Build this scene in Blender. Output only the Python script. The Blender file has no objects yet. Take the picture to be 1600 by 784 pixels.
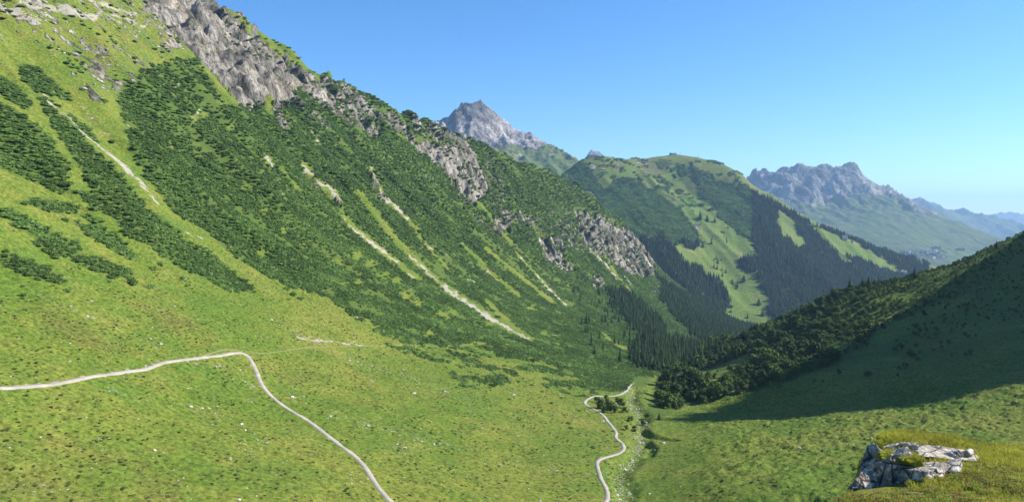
import bpy, bmesh
from mathutils import Vector
T00 = __import__('time').time()
# ================================================================ camera, sky, sun, exposure
SC = bpy.context.scene
COL = SC.collection
SUN_AZ, SUN_EL = 86.0, 35.0            # degrees: to the right of straight ahead, above the horizon
cam_d = bpy.data.cameras.new('camera'); cam = bpy.data.objects.new('camera', cam_d); COL.objects.link(cam)
cam_d.sensor_width = 36.0; cam_d.sensor_fit = 'HORIZONTAL'; cam_d.lens = 36.0 * 1164.0 / 1600.0
cam_d.shift_y = -(392.0 - 345.0) / 1600.0
cam_d.clip_start = 0.1; cam_d.clip_end = 60000.0
cam.location = (0, 0, 0); cam.rotation_euler = (1.5707963, 0, 0)
SC.camera = cam
W = bpy.data.worlds.new('World'); SC.world = W; W.use_nodes = True
_n = W.node_tree; _n.nodes.clear()
_sky = _n.nodes.new('ShaderNodeTexSky'); _sky.sky_type = 'NISHITA'; _sky.sun_disc = False
_sky.sun_elevation = SUN_EL * 0.0174533; _sky.sun_rotation = SUN_AZ * 0.0174533
_sky.altitude = 1900; _sky.air_density = 1.0; _sky.dust_density = 0.2; _sky.ozone_density = 5.0
_bg = _n.nodes.new('ShaderNodeBackground'); _bg.inputs['Strength'].default_value = 0.114
_wo = _n.nodes.new('ShaderNodeOutputWorld')
_hs = _n.nodes.new('ShaderNodeHueSaturation'); _hs.inputs['Saturation'].default_value = 1.17; _n.links.new(_sky.outputs[0], _hs.inputs['Color']); _n.links.new(_hs.outputs[0], _bg.inputs[0]); _n.links.new(_bg.outputs[0], _wo.inputs['Surface'])
sun_d = bpy.data.lights.new('sun', 'SUN'); sun_d.energy = 5.0; sun_d.angle = 0.0087; sun_d.color = (1.0, 0.93, 0.82)
sun = bpy.data.objects.new('sun', sun_d); COL.objects.link(sun)
import math as _m
_sd = Vector((_m.sin(_m.radians(SUN_AZ)) * _m.cos(_m.radians(SUN_EL)), _m.cos(_m.radians(SUN_AZ)) * _m.cos(_m.radians(SUN_EL)), _m.sin(_m.radians(SUN_EL))))
sun.rotation_euler = _sd.to_track_quat('Z', 'Y').to_euler(); sun.location = (0, 0, 50)
SC.view_settings.view_transform = 'Standard'; SC.view_settings.look = 'None'
SC.view_settings.exposure = 0.95; SC.view_settings.gamma = 1.0
SC.cycles.max_bounces = 4; SC.cycles.diffuse_bounces = 2; SC.cycles.glossy_bounces = 1
SC.cycles.transparent_max_bounces = 4; SC.cycles.transmission_bounces = 1; SC.cycles.volume_bounces = 0
SC.cycles.use_denoising = True
import math, random, time
import numpy as np

F, CX, CY = 1164.0, 800.0, 345.0        # the lens: focal length, and where the level sight line meets the picture
# ---------------------------------------------------------------- numbers: noise, curves, masks
_rng = np.random.RandomState(7)
_perm = _rng.permutation(256).astype(np.int32); _perm = np.concatenate([_perm, _perm, _perm])
_ga = _rng.rand(256) * 2 * np.pi
_gx, _gy = np.cos(_ga), np.sin(_ga)

def perlin(x, y):
    x = np.asarray(x, float); y = np.asarray(y, float)
    xi = np.floor(x).astype(np.int64); yi = np.floor(y).astype(np.int64)
    xf, yf = x - xi, y - yi
    xi &= 255; yi &= 255
    u = xf * xf * xf * (xf * (xf * 6 - 15) + 10); v = yf * yf * yf * (yf * (yf * 6 - 15) + 10)
    def g(ix, iy, dx, dy):
        h = _perm[_perm[ix] + iy] & 255
        return _gx[h] * dx + _gy[h] * dy
    a = g(xi, yi, xf, yf); b = g(xi + 1, yi, xf - 1, yf)
    c = g(xi, yi + 1, xf, yf - 1); d = g(xi + 1, yi + 1, xf - 1, yf - 1)
    return (a + u * (b - a) + v * ((c + u * (d - c)) - (a + u * (b - a)))) * 1.5

def fbm(x, y, octs=4, gain=0.5, lac=2.03):
    s = 0.0; a = 1.0; n = 0.0
    for k in range(octs):
        s = s + a * perlin(x + 17.3 * k, y - 9.1 * k); n += a
        x = x * lac; y = y * lac; a *= gain
    return s / n

def ridged(x, y, octs=4, gain=0.5, lac=2.03):
    s = 0.0; a = 1.0; n = 0.0
    for k in range(octs):
        r = 1 - np.abs(perlin(x + 31.7 * k, y + 5.3 * k)) * 1.6
        s = s + a * r * r; n += a
        x = x * lac; y = y * lac; a *= gain
    return s / n

def sst(a, b, x):
    t = np.clip((np.asarray(x, float) - a) / (b - a), 0, 1)
    return t * t * (3 - 2 * t)

def in_poly(px, py, poly):
    P = np.asarray(poly, float); out = np.zeros(px.shape, bool)
    x0, y0 = P.min(0); x1, y1 = P.max(0)
    idx = np.nonzero((px >= x0) & (px <= x1) & (py >= y0) & (py <= y1))
    if len(idx[0]) == 0: return out
    X, Y = px[idx], py[idx]; c = np.zeros(X.shape, bool)
    for (ax, ay), (bx, by) in zip(P, np.roll(P, -1, 0)):
        if ay == by: continue
        c ^= ((ay > Y) != (by > Y)) & (X < (bx - ax) * (Y - ay) / (by - ay) + ax)
    out[idx] = c
    return out

def line_dist(px, py, line, pad=60):
    """distance to a polyline (only where nearer than pad), and the arc position of the nearest point"""
    P = np.asarray(line, float); d = np.full(px.shape, 1e9); tt = np.zeros(px.shape)
    x0, y0 = P.min(0) - pad; x1, y1 = P.max(0) + pad
    idx = np.nonzero((px >= x0) & (px <= x1) & (py >= y0) & (py <= y1))
    X, Y = px[idx], py[idx]; dd = np.full(X.shape, 1e9); ta = np.zeros(X.shape); acc = 0.0
    for (ax, ay), (bx, by) in zip(P[:-1], P[1:]):
        ex, ey = bx - ax, by - ay; L = math.hypot(ex, ey) + 1e-9
        t = np.clip(((X - ax) * ex + (Y - ay) * ey) / (L * L), 0, 1)
        q = np.hypot(X - ax - t * ex, Y - ay - t * ey)
        m = q < dd; dd[m] = q[m]; ta[m] = acc + t[m] * L; acc += L
    d[idx] = dd; tt[idx] = ta
    return d, tt

def tps_fit(pts, lam=0.0):
    P = np.asarray(pts, float); S = 100.0
    X = P[:, :2] / S; n = len(P)
    r2 = ((X[:, None] - X[None]) ** 2).sum(-1)
    K = np.where(r2 > 0, 0.5 * r2 * np.log(r2 + 1e-12), 0) + lam * np.eye(n)
    A = np.zeros((n + 3, n + 3)); A[:n, :n] = K; A[:n, n] = 1; A[:n, n + 1:] = X
    A[n:, :n] = A[:n, n:].T
    w = np.linalg.solve(A, np.concatenate([P[:, 2], np.zeros(3)]))
    def f(x, y):
        x = np.asarray(x, float) / S; y = np.asarray(y, float) / S
        z = w[n] + w[n + 1] * x + w[n + 2] * y
        for k in range(n):
            q = (x - X[k, 0]) ** 2 + (y - X[k, 1]) ** 2
            z = z + w[k] * 0.5 * q * np.log(q + 1e-12)
        return z
    return f

def ray(px, py, d):                       # the point at depth d along the sight line through a picture point
    return ((px - CX) / F * d, d, (CY - py) / F * d)

def project(x, y, z):
    y = np.maximum(y, 0.5)
    return CX + F * x / y, CY - F * z / y

# ---------------------------------------------------------------- the valley: axis, floor, profile
AX = np.array([(-60, -200), (20, 120), (42, 250), (70, 400), (112, 540), (165, 690), (245, 890), (345, 1130), (441, 1350), (600, 1700), (800, 2150)], float)
def smooth_line(P, n=6):
    for _ in range(n):
        Q = P.copy(); Q[1:-1] = 0.25 * P[:-2] + 0.5 * P[1:-1] + 0.25 * P[2:]; P = Q
    return P
_a = np.concatenate([[0], np.cumsum(np.hypot(*np.diff(AX, axis=0).T))])
_t = np.linspace(0, _a[-1], 60)
AXL = smooth_line(np.stack([np.interp(_t, _a, AX[:, 0]), np.interp(_t, _a, AX[:, 1])], 1), 8)
AXS = np.concatenate([[0], np.cumsum(np.hypot(*np.diff(AXL, axis=0).T))])

def axis_coords(x, y):
    """t along the valley axis and u, the distance to its left side (negative on the right)"""
    x = np.asarray(x, float); y = np.asarray(y, float)
    best = np.full(x.shape, 1e18); T = np.zeros(x.shape); U = np.zeros(x.shape)
    n = len(AXL) - 1
    for k in range(n):
        ax, ay = AXL[k]; bx, by = AXL[k + 1]
        ex, ey = bx - ax, by - ay; L = math.hypot(ex, ey)
        s = ((x - ax) * ex + (y - ay) * ey) / (L * L)
        lo = -50 if k == 0 else 0; hi = 50 if k == n - 1 else 1
        s = np.clip(s, lo, hi)
        dx, dy = x - ax - s * ex, y - ay - s * ey
        q = dx * dx + dy * dy
        m = q < best
        best = np.where(m, q, best); T = np.where(m, AXS[k] + s * L, T)
        U = np.where(m, np.sqrt(q) * np.sign(-dx * ey + dy * ex), U)
    return T, U
T450 = float(axis_coords(np.array([71.0]), np.array([450.0]))[0][0])
def floor_z(t):                            # the stream's height along the valley
    q = t - T450
    return np.interp(q, [-700, -420, -230, 0, 950, 1400, 2200], [-52, -76, -86, -98, -200, -262, -330])
_PU = np.array([0, 40, 120, 200, 330, 480, 700, 1200], float)
_PZ = np.concatenate([[0], np.cumsum(np.diff(_PU) * np.array([.13, .28, .50, .82, 1.0, .8, .5]))])
_uu = np.linspace(0, 1200, 601); _zz = np.interp(_uu, _PU, _PZ)
for _ in range(60): _zz[1:-1] = 0.25 * _zz[:-2] + 0.5 * _zz[1:-1] + 0.25 * _zz[2:]
def profile(u): return np.interp(u, _uu, _zz)
def hill_raw(x, y):
    t, u = axis_coords(x, y)
    g = 1 + 0.62 * sst(250, 1150, t - T450)
    return floor_z(t) + g * profile(np.maximum(u, 0))

def ray_hit(fun, px, py, d0=60.0, d1=2600.0, n=900):
    d = np.geomspace(d0, d1, n)
    x, y, z = ray(px, py, d)
    h = fun(x, y); below = np.nonzero(z < h)[0]
    if len(below) == 0: return None
    k = below[0]
    if k == 0: return x[0], y[0], float(h[0])
    a, b = z[k - 1] - h[k - 1], z[k] - h[k]
    s = a / (a - b)
    dd = d[k - 1] + s * (d[k] - d[k - 1])
    return ray(px, py, dd)
# ================================================================ the traced lines and outlines (picture points on the ground they show)
CREST_PX = [(345, 0), (372, 20), (400, 47), (420, 62), (440, 80), (462, 92), (480, 103), (500, 112), (518, 121), (540, 125), (560, 137), (580, 150), (606, 171), (630, 176), (650, 182), (690, 193), (720, 208),
            (745, 222), (775, 240), (800, 247), (840, 258), (880, 272), (920, 297), (960, 330), (985, 358), (1000, 385), (1012, 402), (1025, 425), (1060, 448), (1100, 475), (1140, 497), (1165, 510)]
_cr = []
for p in CREST_PX:
    h = ray_hit(hill_raw, *p)
    if h is not None: _cr.append(h)
_cr = np.array(_cr)
_o = np.maximum.accumulate(_cr[:, 1]); _cr[:, 1] = _o
for _ in range(3): _cr[1:-1, :2] = 0.25 * _cr[:-2, :2] + 0.5 * _cr[1:-1, :2] + 0.25 * _cr[2:, :2]
for _k, _p in enumerate(CREST_PX): _cr[_k, 2] = (CY - _p[1]) / F * _cr[_k, 1]
CREST = np.concatenate([[(-640, -300, 330), (-600, 100, 330), (-560, 400, 330), (-470, 700, 315)], _cr, [(520, 1640, -228), (560, 1760, -250), (700, 2100, -300)]])

def crest_side(x, y):
    """signed distance beyond the crest line, and the crest's height there"""
    x = np.asarray(x, float); y = np.asarray(y, float)
    best = np.full(x.shape, 1e18); S = np.zeros(x.shape); Z = np.zeros(x.shape)
    for (ax, ay, az), (bx, by, bz) in zip(CREST[:-1], CREST[1:]):
        ex, ey = bx - ax, by - ay; L2 = ex * ex + ey * ey + 1e-9
        s = np.clip(((x - ax) * ex + (y - ay) * ey) / L2, 0, 1)
        dx, dy = x - ax - s * ex, y - ay - s * ey
        q = dx * dx + dy * dy; m = q < best
        best = np.where(m, q, best); S = np.where(m, np.sqrt(q) * np.sign(-dx * ey + dy * ex), S); Z = np.where(m, az + s * (bz - az), Z)
    return S, Z

# the right side: meadow bowl, wooded spur, the slope under the viewpoint, the shoulder out of frame to the right
RIGHT = [ray(*p) for p in [
    (1000, 784, 225), (1150, 784, 215), (1300, 784, 205), (1450, 784, 200), (1600, 784, 195),
    (1100, 680, 310), (1200, 690, 285), (1300, 700, 262), (1450, 660, 290), (1600, 640, 290), (1600, 602, 312),
    (1060, 672, 330), (1200, 650, 345), (1400, 620, 345), (1600, 578, 340),
    (1150, 640, 385), (1300, 600, 395), (1400, 560, 420), (1400, 500, 485), (1600, 500, 430), (1500, 530, 420),
    (1010, 640, 420), (1100, 615, 420), (1200, 580, 440), (1300, 535, 465),
    (1600, 366, 560), (1560, 388, 550), (1520, 404, 550), (1480, 418, 553), (1400, 440, 560), (1330, 452, 560), (1290, 472, 556), (1230, 508, 548), (1180, 538, 540), (1120, 574, 525), (1060, 590, 500), (1015, 606, 470)]]
RIGHT += [(0, 0, -2.6), (-60, 0, -14), (60, -10, 3), (60, 50, -20), (120, 60, -14), (160, 100, -34), (0, 50, -24), (0, 100, -46), (0, 150, -66), (60, 120, -52), (110, 150, -62), (200, 160, -56), (260, 230, -60), (300, 330, -66), (330, 250, -50)]
RIGHT += [(400, 430, -62), (430, 555, 2), (420, 625, -32), (480, 680, -40), (640, 520, 60), (480, 350, -30), (900, 300, 150), (500, 0, 120), (200, -150, 40), (1100, 700, 260), (0, -150, 0)]
for _tt, _du in [(60, -70), (140, -60), (250, -60), (400, -70), (600, -80), (800, -90), (1000, -90), (1300, -100)]:     # the far foot of the spur along the stream, and the wood beyond it
    _i = np.interp(T450 + _tt, AXS, AXL[:, 0]), np.interp(T450 + _tt, AXS, AXL[:, 1])
    RIGHT.append((_i[0], _i[1], float(floor_z(T450 + _tt))))
    if _tt > 200:
        RIGHT.append((_i[0] + 0.927 * 150, _i[1] - 0.375 * 150, float(floor_z(T450 + _tt)) + 50))
        RIGHT.append((_i[0] + 0.927 * 320, _i[1] - 0.375 * 320, float(floor_z(T450 + _tt)) + 130))
for _tt in (-560, -400, -300, -230, -150, -80, 0):
    _i = np.interp(T450 + _tt, AXS, AXL[:, 0]), np.interp(T450 + _tt, AXS, AXL[:, 1])
    RIGHT.append((_i[0], _i[1], float(floor_z(T450 + _tt))))
RIGHT_F = tps_fit(RIGHT, 0.002)
SHOULDER = np.array([(440, 600, 6), (560, 497, 165), (690, 392, 345), (900, 420, 440), (1250, 480, 480)], float)
def shoulder(x, y):
    best = np.full(np.shape(x), -1e9)
    for (ax, ay, az), (bx, by, bz) in zip(SHOULDER[:-1], SHOULDER[1:]):
        ex, ey = bx - ax, by - ay; L2 = ex * ex + ey * ey
        s = np.clip(((x - ax) * ex + (y - ay) * ey) / L2, 0, 1)
        d = np.hypot(x - ax - s * ex, y - ay - s * ey)
        best = np.maximum(best, az + s * (bz - az) - 1.9 * d)
    return best

TRAIL_PX = [(-40, 607), (0, 605), (50, 602), (100, 596), (150, 585), (200, 580), (232, 577), (240, 570), (252, 566), (300, 559), (345, 554), (379, 548), (388, 556), (398, 572), (404, 592), (412, 606),
            (430, 625), (450, 639), (480, 656), (505, 675), (530, 695), (555, 712), (572, 731), (584, 752), (598, 770), (614, 788), (640, 812)]
STREAM_TRAIL_PX = [(930, 812), (940, 794), (950, 778), (949, 766), (940, 750), (935, 735), (932, 722), (938, 716), (953, 712), (966, 709), (975, 702), (974, 693), (966, 688), (960, 682), (964, 677),
                   (958, 668), (950, 659), (944, 650), (935, 643), (922, 636), (913, 631), (914, 626), (921, 621), (931, 618), (945, 619), (956, 619), (970, 616), (979, 610), (984, 602), (989, 598)]
HILL_TRAIL_PX = [(381, 549), (410, 552), (440, 548), (475, 542), (530, 541), (580, 540), (640, 538), (700, 540), (760, 535), (800, 533), (840, 527), (870, 523), (905, 521), (940, 521), (975, 521)]
SPUR_TRACK_PX = [(314, 556), (326, 551), (338, 547.5), (352, 544.5), (366, 545), (380, 548)]
STREAM_PX = [(975, 812), (968, 784), (975, 760), (962, 740), (985, 715), (996, 700), (1000, 680), (998, 664), (1002, 650), (990, 632), (984, 620), (987, 606)]
BANKS_PX = [[(1003, 668), (1016, 679), (1036, 685), (1056, 687)], [(1012, 690), (1020, 700), (1012, 712)]]

PINES = {   # outlines of the dwarf pine thickets
 'upper strip': [(29, 105), (42, 100), (75, 118), (115, 155), (112, 162), (90, 150), (60, 148), (35, 125)],
 'left edge strip': [(-20, 112), (0, 118), (15, 122), (50, 160), (48, 168), (35, 170), (0, 147), (-20, 130)],
 'left mass': [(-30, 150), (0, 162), (35, 178), (75, 212), (105, 255), (107, 302), (85, 300), (60, 287), (0, 262), (-30, 250)],
 'middle strip': [(55, 150), (75, 155), (130, 195), (178, 222), (165, 226), (120, 212), (80, 192)],
 'gully strip': [(75, 192), (115, 206), (155, 238), (205, 290), (222, 318), (185, 325), (150, 302), (125, 262), (95, 218)],
 'shelf': [(29, 315), (61, 308), (122, 322), (119, 333), (77, 331)],
 'shelf end': [(126, 338), (138, 333), (157, 346), (149, 350)],
 'slanting bank': [(115, 350), (153, 350), (191, 373), (214, 400), (199, 403), (161, 384)],
 'long tongue': [(115, 298), (207, 298), (237, 331), (276, 357), (325, 392), (364, 426), (402, 457), (383, 456), (356, 455), (310, 430), (268, 411), (230, 380), (207, 373), (184, 354), (187, 342), (145, 327)],
 'grass ridge row': [(-20, 320), (0, 327), (23, 325), (57, 346), (126, 384), (122, 394), (92, 403), (57, 386), (54, 369), (23, 350), (0, 338), (-20, 334)],
 'lower left clump': [(-20, 392), (0, 396), (19, 394), (61, 411), (107, 438), (99, 445), (61, 438), (31, 426), (0, 410), (-20, 405)],
 'lower middle clump': [(115, 396), (145, 400), (203, 422), (203, 434), (176, 434), (134, 417), (115, 405)],
 'main slope': [(186, 153), (214, 111), (264, 94), (306, 88), (329, 126), (352, 165), (403, 157), (426, 184), (440, 150), (470, 125), (490, 130), (505, 112), (520, 118), (560, 130), (606, 165), (690, 180), (760, 215), (880, 262),
                (960, 322), (1010, 395), (1035, 425), (1100, 468), (1190, 510), (1160, 545), (1095, 575), (1045, 590), (990, 606), (960, 612), (930, 608), (890, 580), (830, 556), (800, 560), (750, 532), (706, 541), (637, 533), (607, 518),
                (534, 480), (511, 464), (457, 449), (400, 422), (360, 396), (325, 361), (268, 331), (249, 300), (237, 292), (214, 253), (199, 214), (188, 172)],
}
SPARSE_PINES = [(520, 470), (610, 515), (640, 530), (710, 538), (760, 530), (830, 556), (890, 580), (935, 612), (905, 622), (860, 604), (800, 596), (730, 612), (690, 570), (610, 545), (560, 505)]
LONE_PINES = [(207, 437, 14), (287, 432, 12), (239, 416, 9), (251, 410, 8), (233, 445, 10), (103, 451, 8), (10, 390, 8), (-2, 468, 9), (101, 341, 9), (119, 344, 8), (38, 482, 6), (34, 459, 7), (170, 438, 5),
              (609, 514, 8), (636, 525, 9), (701, 546, 7), (692, 560, 8), (734, 569, 8), (709, 579, 5), (714, 604, 5), (665, 533, 4), (411, 467, 4), (468, 464, 8), (457, 457, 9), (450, 466, 5), (467, 444, 10), (446, 449, 8),
              (538, 474, 8), (515, 502, 4), (563, 476, 7), (565, 489, 8), (582, 501, 6), (927, 697, 7), (889, 659, 6), (878, 620, 4), (891, 667, 5), (942, 672, 5), (957, 672, 4), (938, 690, 4), (846, 640, 4), (812, 655, 4),
              (830, 600, 6), (846, 610, 5), (780, 588, 6), (765, 604, 4), (795, 622, 4), (862, 628, 5), (905, 640, 4), (748, 590, 5)]
CLEAR_LINES = [   # grass lanes through the thickets: line, half width in picture points
 ([(96, 174), (126, 165), (161, 222), (199, 262), (230, 300), (253, 326), (291, 365), (330, 384), (400, 432)], 9),
 ([(0, 312), (60, 338), (120, 372), (200, 412), (240, 440)], 9),
 ([(534, 335), (549, 353), (572, 372), (622, 411), (655, 436)], 6), ([(560, 300), (614, 369), (656, 413), (691, 445), (729, 472), (796, 514), (826, 529)], 6), ([(741, 399), (764, 426), (800, 453), (812, 462)], 4.6),
 ([(722, 380), (750, 411), (804, 457)], 3.2), ([(758, 388), (800, 422), (861, 470)], 4.2), ([(807, 396), (850, 442), (884, 478)], 3), ([(945, 399), (964, 430), (999, 472)], 2), ([(995, 539), (1014, 553), (1041, 581)], 3),
 ([(580, 262), (599, 307), (637, 342), (652, 360)], 4), ([(473, 255), (496, 284), (526, 304), (534, 325)], 6), ([(640, 350), (672, 390), (700, 420)], 3), ([(760, 470), (800, 510), (830, 530)], 5),
 ([(830, 345), (845, 380), (860, 405)], 2), ([(940, 520), (965, 540), (980, 545)], 4), ([(600, 350), (590, 330)], 3), ([(438, 262), (470, 300)], 3), ([(620, 208), (700, 262), (760, 330), (800, 380)], 3)]
CLEAR_SPOTS = [(442, 361, 9), (473, 384, 9), (408, 395, 11), (555, 398, 13), (580, 412, 12), (600, 430, 12), (618, 440, 12), (637, 460, 14), (652, 472, 12), (690, 495, 14), (540, 440, 9), (302, 184, 10), (318, 178, 8), (354, 153, 9), (360, 199, 10), (268, 230, 8), (346, 160, 9), (491, 176, 7), (420, 252, 9), (385, 292, 8), (412, 330, 6),
               (706, 490, 10), (560, 440, 9), (528, 410, 8), (670, 520, 9), (720, 515, 9), (765, 505, 8), (850, 520, 10), (870, 540, 8), (905, 560, 7), (830, 480, 8), (480, 420, 6), (960, 575, 8), (790, 540, 9), (1020, 590, 9), (890, 445, 5), (928, 500, 5)]
SCREE = [ ([(691, 447), (729, 472), (764, 496)], 5.5), ([(553, 357), (578, 378), (604, 396)], 5), ([(176, 245), (203, 268), (228, 294)], 5), ([(58, 6), (110, 22), (152, 30)], 6), ([(0, 14), (40, 30), (70, 34)], 5), ([(190, 26), (225, 44)], 4), ([(118, 20), (150, 24), (200, 40)], 3), ([(596, 300), (606, 316)], 4), ([(60, 138), (80, 165), (96, 174), (112, 190), (135, 214), (170, 240), (199, 262), (218, 284), (232, 300), (250, 322)], 3.0), ([(126, 161), (140, 180), (161, 208)], 2.0), ([(291, 365), (318, 373)], 2.0),
 ([(537, 340), (549, 353), (572, 372), (600, 394), (624, 412)], 3.2), ([(636, 428), (648, 434)], 2.0), ([(640, 398), (656, 413), (674, 430), (691, 447), (729, 472), (770, 499), (796, 514), (826, 529)], 3.4),
 ([(578, 262), (590, 285), (599, 307), (618, 322), (637, 342)], 3.0), ([(473, 258), (488, 274), (496, 286), (515, 292), (526, 304), (534, 321)], 4.0), ([(760, 423), (770, 428)], 2), ([(664, 380), (676, 390)], 2.4), ([(694, 396), (702, 402)], 2), ([(730, 436), (742, 440)], 2), ([(834, 425), (850, 442), (858, 452), (870, 463), (884, 478)], 2.6), ([(810, 400), (826, 416)], 1.5),
 ([(922, 388), (945, 412), (964, 436)], 2.2), ([(980, 458), (1000, 472)], 1.6), ([(975, 430), (986, 444)], 1.6), ([(995, 539), (1014, 555), (1030, 570), (1041, 581)], 1.8), ([(416, 246), (426, 258)], 5), ([(440, 300), (446, 312)], 2.5), ([(300, 190), (316, 160)], 3), ([(282, 130), (268, 140)], 2), ([(198, 192), (200, 200)], 3), ([(165, 204), (176, 212)], 2.5),
 ([(0, 9), (22, 18), (48, 24)], 5), ([(28, 2), (60, 14)], 6), ([(90, 6), (116, 16)], 7), ([(140, 2), (170, 10), (212, 24)], 5), ([(215, 4), (240, 18)], 3), ([(150, 18), (190, 26)], 3), ([(24, 52), (40, 60)], 2.5), ([(172, 40), (184, 42)], 3), ([(62, 70), (80, 76)], 2.5), ([(0, 36), (10, 40)], 3), ([(486, 205), (500, 225)], 3),
 ([(62, 460), (100, 476), (140, 492), (200, 522), (250, 544)], 1.6), ([(455, 525), (500, 532), (575, 540)], 2.0), ([(430, 505), (500, 535), (560, 565), (640, 590), (740, 625)], 1.6), ([(620, 190), (640, 216), (652, 232)], 2), ([(655, 200), (690, 240)], 2), ([(300, 566), (320, 572)], 1.6), ([(330, 574), (362, 588), (400, 606)], 1.6), ([(190, 700), (235, 712), (285, 730)], 1.4), ([(452, 618), (500, 642), (560, 660), (640, 680), (720, 700)], 1.5), ([(165, 604), (215, 622), (260, 640)], 1.6)]
ROCKS = [
 [(208, -40), (345, -40), (345, 0), (380, 30), (402, 50), (440, 84), (480, 106), (502, 116), (512, 150), (490, 152), (470, 138), (456, 142), (470, 166), (446, 158), (428, 160), (404, 156), (392, 166), (365, 156), (345, 140), (330, 118), (312, 86), (285, 68), (262, 40), (225, 18)],
 [(426, 172), (442, 166), (455, 191), (450, 210), (434, 192)],
 [(512, 122), (535, 128), (556, 140), (590, 168), (630, 184), (640, 200), (630, 210), (600, 190), (575, 188), (548, 165), (520, 150)],
 [(623, 188), (642, 206), (661, 214), (688, 231), (700, 222), (726, 218), (749, 250), (765, 288), (760, 306), (740, 314), (726, 311), (711, 292), (692, 260), (665, 242), (640, 222)],
 [(768, 338), (800, 322), (842, 342), (832, 352), (806, 348), (790, 360), (772, 357)],
 [(838, 361), (876, 373), (884, 399), (903, 419), (880, 421), (861, 411), (842, 384)],
 [(895, 320), (934, 331), (975, 352), (1002, 375), (1020, 407), (1027, 433), (1000, 432), (980, 426), (949, 402), (925, 388), (905, 362)],
 [(918, 432), (941, 428), (945, 445), (928, 452)], [(1012, 452), (1033, 450), (1030, 462), (1016, 462)], [(470, 250), (486, 262), (502, 290), (528, 300), (536, 318), (522, 318), (500, 300), (480, 276)], [(572, 262), (590, 280), (604, 305), (596, 312), (582, 290)], [(708, 310), (740, 330), (745, 345), (725, 330)]]
ROCKS += [[(500, 112), (520, 124), (548, 165), (575, 190), (600, 196), (590, 214), (560, 205), (530, 182), (505, 160), (490, 140)], [(640, 184), (690, 196), (712, 212), (690, 224), (664, 208), (645, 200)], [(726, 330), (770, 338), (775, 360), (752, 352)], [(842, 342), (900, 350), (925, 392), (905, 400), (876, 372)], [(455, 140), (500, 168), (520, 200), (498, 196), (470, 172)], [(690, 186), (720, 208), (745, 226), (735, 232), (705, 214)]]
ROCKS += [[(752, 232), (790, 262), (800, 322), (768, 338), (764, 300), (766, 285)], [(806, 334), (850, 330), (900, 320), (905, 345), (880, 372), (842, 362)], [(640, 246), (668, 262), (690, 290), (672, 300), (650, 270)]]
ROCK_MIX = [.95, .95, .66, .95, .6, .66, .86, .6, .55, .66, .66, .55, .62, .7, .5, .5, .52, .6, .45, .42, .4]
ROCKY_GRASS = [(-40, -40), (240, -40), (262, 20), (300, 70), (255, 96), (215, 112), (190, 150), (150, 170), (110, 110), (60, 70), (-40, 60)]
DRY = [[(150, 442), (230, 468), (300, 500), (348, 530), (330, 546), (270, 522), (200, 482)], [(30, 470), (120, 500), (250, 545), (180, 560), (60, 520)], [(-20, 650), (80, 660), (180, 700), (280, 750), (330, 800), (-20, 800)], [(385, 555), (450, 560), (520, 590), (470, 600), (400, 575)]]
SPRUCES = [[(945, 452), (975, 455), (1010, 478), (1042, 515), (1048, 548), (1022, 535), (985, 512), (958, 482)], [(1030, 436), (1062, 452), (1100, 470), (1185, 512), (1170, 545), (1130, 552), (1085, 525), (1050, 492), (1032, 466)], [(1010, 520), (1090, 548), (1100, 570), (1060, 585), (1030, 560)]]
# the spur
WOODS = [(985, 640), (1000, 608), (1020, 596), (1060, 578), (1120, 560), (1180, 522), (1230, 494), (1290, 455), (1330, 436), (1400, 424), (1480, 400), (1530, 388), (1500, 430), (1440, 478), (1405, 510), (1350, 540), (1290, 575), (1210, 603), (1130, 622), (1070, 635), (1030, 655), (1000, 662)]
WOODS_CLEAR = [[(1085, 582), (1131, 568), (1176, 548), (1174, 572), (1140, 598), (1100, 604)], [(1350, 522), (1431, 490), (1523, 455), (1530, 462), (1440, 505), (1360, 535)], [(1290, 548), (1330, 532), (1340, 540), (1300, 556)]]
# the mountain across the valley
MF = [[(880, 262), (908, 252), (925, 262), (937, 277), (986, 277), (1025, 300), (1063, 330), (1090, 357), (1097, 372), (1086, 391), (1059, 380), (1051, 384), (1074, 407), (1105, 422), (1128, 430), (1136, 445), (1147, 460), (1135, 492), (1120, 510), (1000, 460), (880, 330)],
      [(1028, 280), (1051, 288), (1078, 326), (1059, 311)], [(1055, 257), (1074, 269), (1080, 292), (1067, 284)],
      [(1082, 263), (1105, 269), (1128, 284), (1162, 288), (1185, 303), (1216, 319), (1243, 332), (1266, 350), (1310, 362), (1350, 378), (1400, 396), (1452, 410), (1450, 450), (1380, 500), (1225, 510), (1212, 498), (1190, 483), (1201, 464), (1182, 449), (1182, 430), (1155, 418), (1155, 403), (1185, 399), (1178, 380), (1155, 365), (1145, 355), (1122, 340), (1118, 318), (1100, 308), (1090, 290)]]
MF_CLEAR = [[(1218, 325), (1240, 345), (1250, 375), (1225, 372), (1215, 350)], [(1266, 351), (1310, 368), (1342, 380), (1376, 402), (1400, 416), (1406, 427), (1380, 422), (1345, 404), (1318, 400), (1296, 385)], [(1308, 392), (1335, 411), (1324, 413), (1310, 402)], [(1232, 373), (1255, 369), (1262, 381), (1247, 390)], [(1040, 304), (1060, 326), (1086, 356), (1093, 374), (1082, 400), (1102, 428), (1124, 436), (1133, 450), (1143, 470), (1132, 490), (1128, 520), (1225, 516), (1198, 487), (1206, 468), (1188, 452), (1186, 432), (1150, 420), (1148, 404), (1180, 400), (1173, 384), (1146, 370), (1133, 358), (1114, 344), (1108, 320), (1092, 308), (1084, 290), (1075, 274), (1060, 276)], [(1245, 372), (1258, 376), (1256, 386)], [(905, 300), (925, 298), (940, 316), (930, 325)], [(928, 268), (952, 262), (958, 285), (944, 300)], [(1051, 384), (1062, 382), (1084, 412), (1076, 414)]]
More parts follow.
